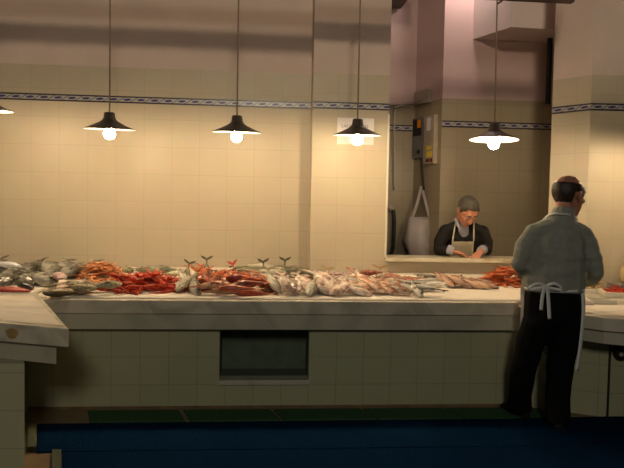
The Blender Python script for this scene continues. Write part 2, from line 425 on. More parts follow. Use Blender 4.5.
# left counter, angled towards the hall
LP = [(-.952, 3.298), (XL+.06, YF), (XL-.003, 4.6), (XL-.003, YL-.003), (-3.6, YL-.003), (-3.6, 4.33), (-1.349, 3.453)]
t = thing('display_counter', 'short marble-topped counter jutting forward at the left edge', 'counter', (-2.2, 4.6, 0))
part('worktop', prism(LP, ZL-.095, ZL, .006), M['marble'])
part('apron', prism(inset(LP, .045), ZL-.2, ZL-.0955), M['stone'])
db = Vector((-1, .02)).normalized(); dl = Vector((-.397, .155)).normalized(); c0 = Vector((-.952, 3.298)) + Vector((.36, .93))*.10
kr = ray(24.5, 420); c0 = c0 + db*(((c0.x*kr.y) - (c0.y*kr.x))/(db.y*kr.x - db.x*kr.y)); cb = c0 + Vector((-.456, 1.0)).normalized()*.95
part('base', prism([tuple(c0), tuple(cb), (cb.x, YL-.01), (-3.4, YL-.01), tuple(c0+db*2.0)], 0, ZL-.201), M['tile_base'])
bm = bmesh.new()
fx = Vector((-.952, 3.298)) + dl*.35
if True:
    n_ = Vector((-.155, -.397)).normalized(); ctr = Vector((fx.x, fx.y, ZL-.05)) + Vector((n_.x, n_.y, 0))*.0005
    ring = [bm.verts.new(ctr + Vector((dl.x, dl.y, 0))*(.04*math.cos(a)*(1+.15*math.sin(3*a))) + Vector((0, 0, .028*math.sin(a)))) for a in [2*PI*k/20 for k in range(20)]]
    bm.faces.new(ring)
    part('rust_stain', bm, plain('rust_stain', (.42, .27, .11), .6, var=.2, scale=25))

# right counter with its blunt corner
RP = [(XR+.003, YF), (2.27, 4.02), (2.42, 3.94), (4.2, 3.72), (4.2, KY-.10), (KX+.02, KY-.004), (JX, JY-.005), (XR+.003, JY-.0)]
t = thing('display_counter', 'marble-topped counter with a blunt corner behind the man in grey', 'counter', (2.9, 4.7, 0))
part('worktop', prism(RP, ZR-.09, ZR, .006), M['marble'])
part('apron', prism(inset(RP, .035), ZR-.18, ZR-.0905), M['stone'])
part('base', prism([(1.96, 4.575), (2.485, 4.304), (4.1, 4.29), (4.1, 5.2), (2.8, 5.3), (2.6, 5.6), (1.96, 5.6)], 0, ZR-.181), M['tile_base'])
part('joint_strip', tube([(2.485, 4.299, 0), (2.485, 4.299, ZR-.185)], .008, 8), M['dark'])
v = at_y(622, 352, 4.27)
t = thing('drain_valve', 'round black valve on the tiled base at the right edge', 'valve', (v.x, 4.295, v.z))
bm = bmesh.new(); add_lathe(bm, [(0, 0), (.055, 0), (.06, .03), (.045, .045), (0, .045)], 24); bm.transform(Matrix.Rotation(PI/2, 4, 'X'))
obj('body', bm, M['dark'], t, True)
bm = bmesh.new(); add_lathe(bm, [(0, .045), (.016, .045), (.016, .06), (0, .06)], 16); bm.transform(Matrix.Rotation(PI/2, 4, 'X') @ Matrix.Translation((-.02, -.01, 0)))
obj('cap', bm, M['stone'], t, True)
obj('hose', tube(smoothpts([(.03, -.03, .03), (.05, -.05, .09), (.09, -.04, .13), (.2, -.03, .15)], 6), .018, 10), M['dark'], t, True)

# sloping bed of paper under the fish
XB1 = 2.48
def bed_z(x, y):
    zb = ZR if x > XR else (ZL if (x < XL or (x < -.9 and y < 4.46)) else ZT)
    if y < 4.53 or x > XB1: return zb + .003
    return max(zb + .004, ZT + .006 + max(0, y-4.58)*SLOPE)
def bed():
    bm = bmesh.new()
    xs = np.linspace(-3.5, XB1, 120); cols = []
    for x in xs:
        yb = YL-.01 if x < XP0-.03 else (YP-.01 if x < JX else KY-.02)
        y0 = 4.53
        top = []
        for k in range(15):
            y = y0 + (yb-y0)*k/14
            n = noise.noise((x*2.2, y*3, 1.3))*.004 + noise.noise((x*7, y*7, 4.1))*.0018
            top.append(bm.verts.new((x, y + (noise.noise((x*3, 0, 2))*.012 if k == 0 else 0), bed_z(x, y)+n*min(1, k/2))))
        zb = (ZR if x > XR-.01 else (ZL if x < XL else ZT)) + .001
        a = bm.verts.new((x, top[0].co.y, zb)); b = bm.verts.new((x, yb, zb))
        cols.append([a]+top+[b])
    for c, d in zip(cols, cols[1:]):
        for k in range(len(c)): bm.faces.new((c[k], d[k], d[(k+1)%len(d)], c[(k+1)%len(c)]))
    bm.faces.new(cols[0]); bm.faces.new(cols[-1][::-1])
    return bm
tag(obj('display_bed', bed(), M['paper'], smooth=True), 'long sloping white paper-covered bed the fish lie on', 'fish bed')
def sheet(name, poly, z, label, creases):
    """a thin paper sheet with low creases on a flat top"""
    bm = bmesh.new(); P = [Vector(p) for p in poly]      # quad: a b c d
    nu, nv = 34, 34; g = []
    for i in range(nu+1):
        row = []
        for j in range(nv+1):
            u, v = i/nu, j/nv
            p = (P[0]*(1-u)+P[1]*u)*(1-v) + (P[3]*(1-u)+P[2]*u)*v
            h = .0022 + noise.noise((p.x*4, p.y*4, 7))*.0016
            for (cx, cy, dx, dy, a) in creases:
                dd = abs((p.x-cx)*dy-(p.y-cy)*dx); h += a*max(0, 1-dd/.04)
            row.append(bm.verts.new((p.x, p.y, z+max(.0008, h))))
        g.append(row)
    for i in range(nu):
        for j in range(nv): bm.faces.new((g[i][j], g[i+1][j], g[i+1][j+1], g[i][j+1]))
    o = obj(name, bm, M['paper'], smooth=True); tag(o, label, 'paper'); return o
sheet('paper_sheet', [(-1.46, 3.55), (-1.01, 3.38), (-1.50, 4.40), (-2.6, 4.5)], ZL, 'creased white paper sheet on the left counter before the red fillet', [(-1.4, 3.95, .95, -.1, .012), (-1.5, 4.2, .98, -.2, .007), (-1.3, 3.75, .9, -.35, .005)])
sheet('paper_sheet', [(2.30, 4.10), (3.3, 3.98), (3.3, 4.62), (2.05, 4.52)], ZR, 'white paper sheet on the right counter in front of the boxes', [(2.6, 4.3, .9, .3, .006)])
xw = at_y(514, 273, 4.9)
# ------------------------------------------------------------------ floor coverings
GY0, GY1 = 4.268, 4.503
for i, (a, b) in enumerate(((92, 183.5), (188.5, 275.5), (279, 366), (369, 450.5), (453, 540))):
    x0, x1 = at_y(a, 418, 4.46).x, at_y(b, 418, 4.46).x
    o = obj('green_mat', prism([(x0+.035, GY0), (x1+.035, GY0), (x1-.04, GY1), (x0-.04, GY1)], .001, .014, .003), M['green'])
    tag(o, ('first', 'second', 'third', 'fourth', 'last')[i] + ' green floor mat from the left along the counter foot' + (', under the man in grey' if i == 4 else ''), 'mat', 'green mats along the counter')
def fl(px, py):
    p = at_z(px, py, 0); return (p.x, p.y)
ym = 3.755
for poly, lab in (([(-1.268, ym+.008), (4.3, ym+.008), (4.3, 4.278), (2.484, 4.290), (1.7, 4.262), (-1.425, 4.242)], 'blue carpet strip nearer the counter, under the man in grey'),
                  ([(-1.121, ym), (-.50, 1.6), (4.3, 1.6), (4.3, ym)], 'blue carpet strip in the foreground, farther from the counter')):
    tag(obj('blue_carpet', prism(poly, .001, .012, .003), M['carpet']), lab, 'carpet')
tag(obj('edging_board', prism([fl(27.5, 452.5), fl(36.3, 452.5), fl(36.3, 426), fl(27.5, 424.5)], 0, .035, .004), M['edging']), 'dark green wooden edging board beside the rear blue carpet strip', 'board')
e0, e1 = Vector(fl(52, 455)), Vector(fl(61.3, 455)); dd = (Vector(fl(61.3, 468))-e1)
tag(obj('edging_board', prism([tuple(e0+dd*5), tuple(e1+dd*5), tuple(e1), tuple(e0)], 0, .035, .004), M['edging']), 'dark green wooden edging board beside the front blue carpet strip', 'board')
p0, p1 = Vector(fl(25, 458)), Vector(fl(51, 458))
tag(obj('floor_plank', prism([tuple(p0+dd*2), tuple(p1+dd*5), tuple(p1), tuple(p0)], 0, .022, .004), M['plank']), 'brown wooden plank on the floor beside the left counter', 'plank')

# ------------------------------------------------------------------ notice on the pillar
s0, s1 = at_y(337.5, 117.5, YP-.004), at_y(373.5, 145, YP-.004)
t = thing('notice_sign', 'white paper notice on the tiled pillar behind a lamp', 'notice', (0, YP-.002, 0))
o = part('sheet', box(s0.x, s1.x, YP-.004, YP-.001, s1.z, s0.z), M['sign'])
def text(s, size, loc, rot, m, name, par, ext=.0006):
    cu = bpy.data.curves.new(name, 'FONT'); cu.body = s; cu.size = size; cu.extrude = ext; cu.align_x = 'LEFT'
    o = bpy.data.objects.new(name, cu); C.objects.link(o)
    bpy.context.view_layer.update()
    me = bpy.data.meshes.new_from_object(o.evaluated_get(bpy.context.evaluated_depsgraph_get()))
    bpy.data.objects.remove(o); me.materials.append(m)
    o = bpy.data.objects.new(name, me); C.objects.link(o); o.location = loc; o.rotation_euler = rot; o.parent = par
    o.matrix_parent_inverse = Matrix.Translation(-(par.location)); return o
q = at_y(341.5, 127.2, YP-.005)
text('LAS NO  ADAS', .037, (q.x, YP-.0048, q.z), (PI/2, 0, 0), M['ink'], 'lettering', t)

# ------------------------------------------------------------------ back room things
fd = Vector((xb-xa, YB-YB2, 0)); flen = fd.length; fd.normalize(); fn = Vector((fd.y, -fd.x, 0))
if fn.y > 0: fn = -fn
fa = math.atan2(fd.y, fd.x)
def on_face(px, py):
    d = ray(px, py); p0 = Vector((xa, YB2, 0))
    s = (p0-CAM).dot(fn)/d.dot(fn); return CAM + d*s
def face_box(name, par, px0, px1, y0, y1, dep, m, off=0):
    """box on the slanted return face between two picture columns and rows"""
    s0_, s1_ = (on_face(px0, (y0+y1)/2)-Vector((xa, YB2, 0))).dot(fd), (on_face(px1, (y0+y1)/2)-Vector((xa, YB2, 0))).dot(fd)
    z1_, z0_ = on_face((px0+px1)/2, y0).z, on_face((px0+px1)/2, y1).z
    bm = box(s0_, s1_, 0, dep, z0_, z1_, .003 if dep > .02 else 0)
    Mx = Matrix(((fd.x, fn.x, 0, xa+fn.x*off), (fd.y, fn.y, 0, YB2+fn.y*off), (0, 0, 1, 0), (0, 0, 0, 1)))
    bm.transform(Mx)
    o = obj(name, bm, m, par)
    if par: o.matrix_parent_inverse = Matrix.Translation(-(par.location))
    return o
q = on_face(419, 140); t = thing('switch_box', 'dark grey switch box with an orange switch in the back room', 'electrical box', q)
face_box('casing', t, 415, 425.5, 118, 158, .035, M['metal_grey'], .001)
face_box('panel', t, 416, 424, 120, 136, .004, M['dark'], .0375)
face_box('orange_switch', t, 421, 424, 120, 128, .008, M['orange'], .042)
face_box('dial', t, 420, 422.5, 150, 154, .008, M['dark'], .037)
q = on_face(433, 140); t = thing('meter_box', 'tan metal meter box with yellow stickers in the back room', 'electrical box', q)
face_box('casing', t, 427.5, 438, 116, 164, .055, M['metal_tan'], .001)
face_box('paper_label', t, 431, 435, 118, 131, .002, M['sign'], .057)
face_box('yellow_sticker', t, 431, 435.5, 146, 150, .002, M['yellow'], .057)
face_box('yellow_sticker', t, 431, 436, 151.5, 157, .002, M['yellow'], .057)
face_box('indicator_panel', t, 430.5, 436.5, 159, 162, .004, M['dark'], .057)
face_box('red_button', t, 433, 435, 159.6, 161.4, .005, M['red'], .0615)
o = face_box('junction_box', None, 418, 432, 90.5, 104, .05, M['pipe'], .001); tag(o, 'plain grey junction box at the top of the tiles, above the switch box', 'electrical box')
yy = YB2-.02
pp = [at_y(386, 105, yy), at_y(400, 104, yy), at_y(411, 103.5, yy)]
q2 = on_face(424, 101.5)+fn*.07
tag(obj('conduit', tube(pp+[q2], .013, 8), M['pipe'], smooth=True), 'thin grey conduit running level to the junction box', 'conduit')
pp = smoothpts([at_y(404, 105.5, yy-.01), at_y(397, 107, yy-.01), at_y(394.5, 112, yy-.01), at_y(394, 150, yy-.01), at_y(394, 190, yy-.01)], 6)
tag(obj('conduit', tube(pp, .012, 8), M['pipe'], smooth=True), 'thin grey conduit bending down the back room wall', 'conduit')
pp = [on_face(425, 159)+fn*.05, on_face(425.5, 172)+fn*.04, on_face(426, 190)+fn*.03]
tag(obj('cable', tube(smoothpts(pp, 5), .012, 8), M['dark'], smooth=True), 'black cable hanging below the switch box', 'cable')
# hanging white bag
hk = on_face(423.5, 186)+fn*.03
t = thing('plastic_bag', 'white plastic carrier bag hanging beside the boxes in the back room', 'bag', hk)
def at_depth(px, py, Y): return at_y(px, py, Y)
BY = hk.y-.08
def bagmesh():
    bm = bmesh.new(); rings = []
    prof = [(217, 409.5, 430.5, .03), (222, 408, 431, .055), (230, 406, 431, .08), (240, 404, 431, .095), (248, 406, 431, .09), (256, 410, 430, .07), (263, 414, 428, .03)]
    for (y, xl, xr, dp) in prof:
        a, b = at_y(xl, y, BY), at_y(xr, y, BY); c = (a+b)/2; rx = (b.x-a.x)/2
        rings.append([bm.verts.new((c.x+rx*math.cos(w), c.y+dp*math.sin(w)*(1+.25*math.sin(5*w+y)), c.z)) for w in [2*PI*k/28 for k in range(28)]])
    for a, b in zip(rings, rings[1:]):
        for k in range(28): bm.faces.new((a[k], a[(k+1)%28], b[(k+1)%28], b[k]))
    bm.faces.new(rings[-1]); bm.faces.new(rings[0][::-1])
    bm.normal_update()
    for v in bm.verts: v.co += v.normal*noise.noise(v.co*14)*.014
    return bm
o = obj('sack', bagmesh(), M['bag'], t, True); o.matrix_parent_inverse = Matrix.Translation(-hk)
for xs_, dd in (((411, 417), .02), ((429, 426), -.02)):
    bm = bmesh.new()
    add_ribbon(bm, smoothpts([hk+Vector((0, -.01, 0)), at_y(xs_[1], 204, BY+dd), at_y(xs_[0]+1, 219, BY+dd)], 6), .035, (1, .2, 0), .004)
    o = obj('handle', bm, M['bag'], t, True); o.matrix_parent_inverse = Matrix.Translation(-hk)
obj('hook', tube([Vector((0, 0, -.012)), Vector((.01, 0, .0)), -fn*.028], .005, 6), M['metal_grey'], t)
# hose by the pillar
q = at_y(391, 210, YB2-.06)
t = thing('water_hose', 'black hose hanging from a tap at the left of the opening', 'hose', q)
obj('tap', tube([(-.05, .05, .02), (0, 0, .02), (.02, -.01, 0)], [.02, .03, .025], 10), M['metal_tan'], t, True)
obj('hose', tube(smoothpts([(.02, -.01, 0), (.035, -.02, -.1), (.035, -.02, -.3), (.02, -.01, -.48), (-.06, 0, -.56)], 5), .022, 10), M['dark'], t, True)

# ------------------------------------------------------------------ fish
BREAM = [(0,.05),(.04,.30),(.12,.62),(.25,.92),(.38,1),(.55,.88),(.75,.5),(.9,.22),(1,.16)]
SLIM = [(0,.08),(.05,.38),(.15,.72),(.32,1),(.5,.97),(.7,.68),(.88,.32),(1,.2)]
SCORP = [(0,.28),(.05,.62),(.16,.98),(.3,1),(.5,.74),(.75,.42),(1,.2)]
THICK = [(0,.12),(.06,.5),(.2,.96),(.24,1.0),(.26,.93),(.36,1),(.6,.7),(.85,.28),(1,.13)]
def spine(L, up, side, t):
    """point, tangent angle up: the rear third lifts by up radians, the whole body bows sideways by side"""
    n = 24; x = y = z = 0.0; th = ph = 0
    k = int(round(t*n))
    for i in range(k):
        s = (i+.5)/n; u = max(0, (s-.5)/.5)
        th = up*u*u*(3-2*u); ph = side*(s-.35)
        d = L/n; x -= d*math.cos(th)*math.cos(ph); y += d*math.cos(th)*math.sin(ph); z += d*math.sin(th)
    return Vector((x, y, z)), th, ph
def fish_proto(kind, mat, L, H, T, prof, up=0, side=0, tail=1.0, spiny=False, tailmat=None, finmat=None):
    st, sg = 20, 14; Lb = L*.83
    bm = bmesh.new(); rings = []
    off = Vector((Lb*.5, 0, 0))
    def frame(tt):
        p, th, ph = spine(Lb, up, side, tt)
        tg = Vector((-math.cos(th)*math.cos(ph), math.cos(th)*math.sin(ph), math.sin(th)))
        w = Vector((math.sin(ph), math.cos(ph), 0)); n = w.cross(tg); n = -n if n.dot(Vector((math.sin(th), 0, math.cos(th)))) < 0 else n
        return p+off, tg, w, n
    for i in range(st+1):
        tt = i/st; p, tg, w, n = frame(tt); h = H*lerp_tab(prof, tt)/2; tk = T*lerp_tab(THICK, tt)/2
        ring = []
        for k in range(sg):
            a = 2*PI*k/sg; ca, sa = math.cos(a), math.sin(a)
            ring.append(bm.verts.new(p + w*(h*ca) + n*(tk*math.copysign(abs(sa)**.85, sa))))
        rings.append(ring)
    for a, b in zip(rings, rings[1:]):
        for k in range(sg): bm.faces.new((a[k], b[k], b[(k+1)%sg], a[(k+1)%sg]))
    bm.faces.new(rings[0]); bm.faces.new(rings[-1][::-1])
    root = obj(kind, bm, mat, None, True)
    # tail fin
    p, tg, w, n = frame(1.0); r0 = H*.08; sp = H*.42*tail; tl = L*.17
    out = [(-.01, -r0), (.06, -r0*1.1), (tl*.55, -sp*.72), (tl, -sp), (tl*.80, -sp*.40), (tl*.52, 0), (tl*.80, sp*.40), (tl, sp), (tl*.55, sp*.72), (.06 if tl > .07 else tl*.3, r0*1.1), (-.01, r0)]
    out[1] = (tl*.25, -r0*1.35); out[9] = (tl*.25, r0*1.35)
    bm = bmesh.new(); th_ = .0022
    A_ = [bm.verts.new(p+tg*a+w*b+n*th_) for a, b in out]; B_ = [bm.verts.new(p+tg*a+w*b-n*th_) for a, b in out]
    quads = [(0,1,9,10),(1,2,8,9),(2,3,4),(2,4,5),(2,5,8),(5,6,8),(6,7,8)]
    for q in quads: bm.faces.new([A_[i] for i in q]); bm.faces.new([B_[i] for i in q][::-1])
    m_ = len(out)
    for i in range(m_): bm.faces.new((A_[i], B_[i], B_[(i+1)%m_], A_[(i+1)%m_]))
    obj('tail_fin', bm, tailmat or mat, root)
    # dorsal and belly fins
    def fin(name, t0, t1, sgn, hh, spikes=False):
        bm = bmesh.new(); K = 11; rows = []
        for i in range(K):
            u = i/(K-1); tt = t0+(t1-t0)*u; p, tg, w, n = frame(tt); h = H*lerp_tab(prof, tt)/2
            e = hh*(math.sin(PI*min(1, .12+u*.88))**.6)*(1 if not spikes else (.45+.55*(i % 2 == 0)))
            a = p+w*(sgn*h*.9); b = p+w*(sgn*(h+max(e, .002)))+tg*(hh*.35)
            rows.append([bm.verts.new(a+n*.0016), bm.verts.new(b+n*.0008), bm.verts.new(b-n*.0008), bm.verts.new(a-n*.0016)])
        for a, b in zip(rows, rows[1:]):
            for k in range(4): bm.faces.new((a[k], a[(k+1)%4], b[(k+1)%4], b[k]))
        bm.faces.new(rows[0][::-1]); bm.faces.new(rows[-1])
        obj(name, bm, finmat or mat, root)
    fin('dorsal_fin', .3, .88, 1, H*(.22 if spiny else .13), spiny)
    fin('anal_fin', .66, .9, -1, H*.12)
    # pectoral fin on the upper flank, eye
    p, tg, w, n = frame(.3); tk = T/2
    bm = bmesh.new(); Lp = L*(.2 if spiny else .14); ring = []
    base = p + n*(tk*.98) - w*(H*.1)
    o2 = [(0,-.006),(Lp*.5,-Lp*.22),(Lp,-Lp*.1),(Lp*.95,Lp*.12),(Lp*.45,Lp*.15),(0,.006)]
    A_ = [bm.verts.new(base+tg*a+w*b+n*(.003+a*.12)) for a, b in o2]; B_ = [bm.verts.new(base+tg*a+w*b+n*(.001+a*.12)) for a, b in o2]
    bm.faces.new(A_); bm.faces.new(B_[::-1])
    for i in range(6): bm.faces.new((A_[i], B_[i], B_[(i+1)%6], A_[(i+1)%6]))
    obj('pectoral_fin', bm, finmat or mat, root)
    p, tg, w, n = frame(.13); bm = bmesh.new(); bmesh.ops.create_uvsphere(bm, u_segments=10, v_segments=6, radius=max(.006, H*.055))
    bm.transform(Matrix.Translation(p + w*(H*lerp_tab(prof, .13)*.16) + n*(T*lerp_tab(THICK, .13)*.42)))
    obj('eye', bm, M['fisheye'], root, True)
    return root
def copy_tree(o, parent=None):
    c = o.copy(); C.objects.link(c)
    if parent is not None: c.parent = parent
    for ch in o.children: copy_tree(ch, c)
    return c

mats = {
 'gb': fish_mat('grey_bream_skin', (.035, .034, .026), (.16, .15, .125), (.46, .43, .36), .175, rough=.2),
 'shiny': fish_mat('shiny_silver_skin', (.20, .21, .24), (.55, .56, .62), (.75, .75, .78), .12, rough=.12),
 'black': fish_mat('black_fish_skin', (.008, .008, .008), (.014, .014, .012), (.05, .05, .045), .11, rough=.3),
 'olive': fish_mat('olive_fish_skin', (.13, .095, .04), (.24, .18, .085), (.42, .35, .22), .07, (.12, .085, .04), .3),
 'greeny': fish_mat('green_grey_skin', (.13, .13, .07), (.25, .25, .15), (.45, .43, .30), .1, rough=.25),
 'scorp': fish_mat('scorpionfish_skin', (.20, .018, .005), (.46, .062, .011), (.52, .14, .03), .11, (.10, .010, .005), .3, 26),
 'gurnard': fish_mat('gurnard_skin', (.34, .05, .02), (.45, .12, .04), (.60, .38, .22), .07, (.24, .03, .012), .3, 30),
 'tailred': plain('red_tail_skin', (.55, .05, .02), .35, var=.2),
 'taildark': plain('dark_tail_skin', (.07, .065, .04), .4, var=.2),
 'tailtan': plain('tan_tail_skin', (.42, .26, .10), .4, var=.2),
 'longgrey': fish_mat('long_grey_skin', (.13, .115, .07), (.24, .21, .14), (.48, .43, .32), .09, rough=.25),
 'pale': fish_mat('pale_pink_skin', (.22, .13, .10), (.68, .55, .47), (.86, .79, .70), .12, (.55, .38, .32), .22, 16),
 'palegrey': fish_mat('pale_grey_skin', (.14, .125, .09), (.36, .33, .26), (.70, .65, .55), .09, rough=.22),
 'mullet': fish_mat('mullet_skin', (.34, .06, .03), (.55, .26, .16), (.76, .64, .50), .09, (.50, .20, .11), .25, 22),
 'silver': fish_mat('silver_skin', (.12, .105, .08), (.60, .56, .48), (.82, .77, .68), .06, rough=.18),
 'brown': fish_mat('brown_pink_skin', (.11, .04, .022), (.27, .115, .065), (.55, .36, .26), .08, rough=.3),
}
# kind: object name, material, L, H, T, profile, tail spread, spiny, tail material
K = {
 'gb': ('sea_bream', 'gb', .40, .175, .09, BREAM, 1, False, None),
 'shiny': ('sea_bass', 'shiny', .40, .12, .07, SLIM, 1, False, None),
 'black': ('black_fish', 'black', .30, .11, .07, SLIM, 1, False, None),
 'olive': ('goby', 'olive', .32, .078, .058, SCORP, .9, True, None),
 'greeny': ('wrasse', 'greeny', .28, .095, .055, BREAM, .9, False, None),
 'scorp': ('scorpionfish', 'scorp', .30, .105, .08, SCORP, .9, True, None),
 'gurnard': ('gurnard', 'gurnard', .34, .066, .06, SCORP, .9, True, None),
 'longgrey': ('grey_mullet', 'longgrey', .40, .085, .065, SLIM, 1.1, False, 'taildark'),
 'pale': ('pandora', 'pale', .29, .115, .058, BREAM, .9, False, None),
 'palegrey': ('hake', 'palegrey', .36, .082, .064, SLIM, .8, False, None),
 'mullet': ('red_mullet', 'mullet', .25, .085, .055, BREAM, 1, False, None),
 'silver': ('sardine', 'silver', .25, .056, .036, SLIM, 1, False, None),
 'brown': ('rock_fish', 'brown', .22, .075, .05, BREAM, .9, False, None),
}
protos = {}
def proto(kind, up=0, side=0, tailm=None):
    key = (kind, up, side, tailm)
    if key not in protos:
        nm, mt, L, H, T, pf, tl, sp, tm = K[kind]
        r = fish_proto(nm, mats[mt], L, H, T, pf, rad(up), rad(side), tl*(1.85 if up else 1), sp, mats[tailm or tm] if (tailm or tm) else None, mats[tailm] if tailm else None)
        protos[key] = [r, False]
    e = protos[key]
    if not e[1]: e[1] = True; return e[0]
    return copy_tree(e[0])

# stacking: a height map of everything laid so far
RES = .01; GX0, GX1, GYA, GYB = -3.5, 4.2, 3.6, 5.98
nx, ny = int((GX1-GX0)/RES), int((GYB-GYA)/RES)
HM = np.array([[bed_z(GX0+(i+.5)*RES, GYA+(j+.5)*RES) for j in range(ny)] for i in range(nx)])
VC = {}
def settle(o, x, y, rot, pct=94, sink=.0, sc=1.0, tries=1, jit=.0, cap=None):
    """drop o at x, y with its rotation onto the pile; returns the height"""
    me = o.data; 
    if me.name not in VC:
        v = np.empty(len(me.vertices)*3); me.vertices.foreach_get('co', v); v = v.reshape(-1, 3)
        fc = np.array([f.center[:] for f in me.polygons]); VC[me.name] = np.vstack([v, fc])
    R_ = np.array(Euler(rot).to_matrix()); P = (VC[me.name] @ R_.T)*sc
    h = HM.reshape(-1); best = None
    for k in range(tries):
        dx, dy = (0, 0) if k == 0 else (random.uniform(-jit, jit), random.uniform(-jit, jit))
        i = ((P[:,0]+x+dx-GX0)/RES).astype(int).clip(0, nx-1); j = ((P[:,1]+y+dy-GYA)/RES).astype(int).clip(0, ny-1)
        idx = i*ny+j; lo = np.full(nx*ny, np.inf); hi = np.full(nx*ny, -np.inf)
        np.minimum.at(lo, idx, P[:,2]); np.maximum.at(hi, idx, P[:,2])
        u = np.unique(idx)
        z = np.percentile(h[u]-lo[u], pct) - sink
        score = z - bed_z(x, y) + .15*math.hypot(dx, dy)
        if best is None or score < best[0]: best = (score, z, dx, dy, u, hi)
        if cap is None or score < cap: break
    _, z, dx, dy, u, hi = best
    h[u] = np.maximum(h[u], z+hi[u])
    o.location = (x+dx, y+dy, z); o.rotation_euler = rot; o.scale = (sc, sc, sc)
    return z
def X_of(px, Y, z=None):
    # picture column at distance Y (the column drifts little with height)
    py = 285
    return at_y(px, py, Y).x
ORD = ['first','second','third','fourth','fifth','sixth','seventh','eighth','ninth','tenth','eleventh','twelfth','thirteenth','fourteenth','fifteenth','sixteenth','seventeenth','eighteenth','nineteenth','twentieth','twenty-first','twenty-second','twenty-third','twenty-fourth','twenty-fifth']
def lay(kind, rows, what, where, group, cat='fish', tilt=0, sc=1.0, cap=.07):
    """rows: (px, Y, heading of the head in degrees[, up, side, tail material, own label])"""
    rows = list(rows); order = sorted(range(len(rows)), key=lambda i: rows[i][0]); rank = {i: k for k, i in enumerate(order)}
    for i in sorted(range(len(rows)), key=lambda i: -rows[i][1]):
        r = rows[i]
        px, Y, hd = r[:3]; up, side, tm, own = (list(r[3:]) + [0, 0, None, None][len(r)-3:])[:4]
        o = proto(kind, up, side, tm)
        tl = tilt*max(0, -math.sin(rad(hd)))*random.uniform(.7, 1.2) if not up else 0
        rot = (random.uniform(-.25, .25), random.uniform(-.06, .06)+tl, rad(hd+random.uniform(-16, 16)))
        settle(o, X_of(px, Y), Y, rot, 88, .006, sc*random.uniform(.93, 1.07), 10, .07, cap)
        lab = own or (f'{what} {where}' if len(rows) == 1 else f'{what}, {ORD[rank[i]]} from the left {where}')
        tag(o, lab, cat, group)

# prawns
def prawn_mesh(name, mat, L, curl, seed):
    rnd = random.Random(seed); bm = bmesh.new(); st, sg = 12, 8; rings = []
    prof = [(0,.12),(.1,.5),(.22,.95),(.4,1),(.65,.8),(.88,.42),(1,.25)]
    x = y = 0; a = 0; pts = []
    for i in range(st+1):
        pts.append((x, y, a)); a = curl*(i/st)**1.4; x -= math.cos(a)*L/st; y -= math.sin(a)*L/st
    cx = sum(p[0] for p in pts)/len(pts); cy = sum(p[1] for p in pts)/len(pts)
    for i, (px, py, a) in enumerate(pts):
        r = L*.095*lerp_tab(prof, i/st)*(1.0 if i % 2 else .88)
        w = Vector((-math.sin(a), math.cos(a), 0)); c = Vector((px-cx, py-cy, 0))
        rings.append([bm.verts.new(c + w*(r*1.15*math.cos(q)) + Vector((0, 0, r*math.sin(q)))) for q in [2*PI*k/sg for k in range(sg)]])
    for p, q in zip(rings, rings[1:]):
        for k in range(sg): bm.faces.new((p[k], p[(k+1)%sg], q[(k+1)%sg], q[k]))
    bm.faces.new(rings[0][::-1]); bm.faces.new(rings[-1])
    # tail fan
    px, py, a = pts[-1]; c = Vector((px-cx, py-cy, 0))
    for da in (-.5, 0, .5):
        d = Vector((-math.cos(a+da), -math.sin(a+da), 0)); s = Vector((-d.y, d.x, 0))
        v = [bm.verts.new(c+q) for q in (d*0+s*.004, d*L*.13+s*.007, d*L*.13-s*.007, d*0-s*.004)]
        v2 = [bm.verts.new(k.co+Vector((0, 0, .002))) for k in v]
        bm.faces.new(v); bm.faces.new(v2[::-1])
        for k in range(4): bm.faces.new((v[k], v[(k+1)%4], v2[(k+1)%4], v2[k]))
    hx, hy = pts[0][0]-cx, pts[0][1]-cy
    add_tube(bm, [(hx-.01, hy, .004), (hx+L*.16, hy+.004, .010)], [.0035, .0008], 5)
    for s in (-1, 1):
        add_tube(bm, [(hx-.004, hy+s*.004, 0), (hx+L*.25, hy+s*L*(.05+.06*rnd.random()), .006), (hx+L*.42, hy+s*L*.12, .0)], [.0018, .0014, .0008], 4)
        bmesh.ops.create_icosphere(bm, subdivisions=1, radius=.004, matrix=Matrix.Translation((hx-.008, hy+s*.008, .006)))
    for i in (3, 4, 5, 6):
        px, py, a = pts[i]; w = Vector((-math.sin(a), math.cos(a), 0)); c = Vector((px-cx, py-cy, 0))
        add_tube(bm, [c-w*L*.06, c-w*L*.13+Vector((L*.06, 0, -.003))], [.0025, .001], 4)
    return mesh_of(name, bm, mat, True)
M['prawn_red'] = plain('red_prawn_shell', (.54, .046, .014), .3, var=.45, scale=18)
M['prawn_orange'] = plain('orange_prawn_shell', (.64, .26, .10), .35, var=.35, scale=18)
M['prawn_deep'] = plain('deep_orange_prawn_shell', (.55, .14, .045), .35, var=.35, scale=18)
PM = {k: [mesh_of_ for mesh_of_ in [prawn_mesh('prawn', M[k], L, c, i) for i, c in enumerate((.6, 1.2, 1.7))]] for k, L in (('prawn_red', .15), ('prawn_orange', .11), ('prawn_deep', .125))}
def heap(mk, px, Y, rx, ry, n, label, group, hmax, cone=1.0, cx=None, sc=1.0, pct=None):
    cx = X_of(px, Y) if cx is None else cx; k = 0; tries = 0
    while k < n and tries < n*6:
        tries += 1
        a = random.uniform(0, 2*PI); r = math.sqrt(random.random())
        lim = 1.0 - .62*(k/n)*cone
        x, y = cx+rx*r*lim*math.cos(a), Y+ry*r*lim*math.sin(a)
        me = random.choice(PM[mk]); o = bpy.data.objects.new('prawn', me)
        rot = (random.uniform(-.5, .5), random.uniform(-.35, .35), random.uniform(0, 2*PI))
        C.objects.link(o); settle(o, x, y, rot, pct or (62 if sc == 1 else 55), 0, sc)
        tag(o, label, 'prawn', group); k += 1

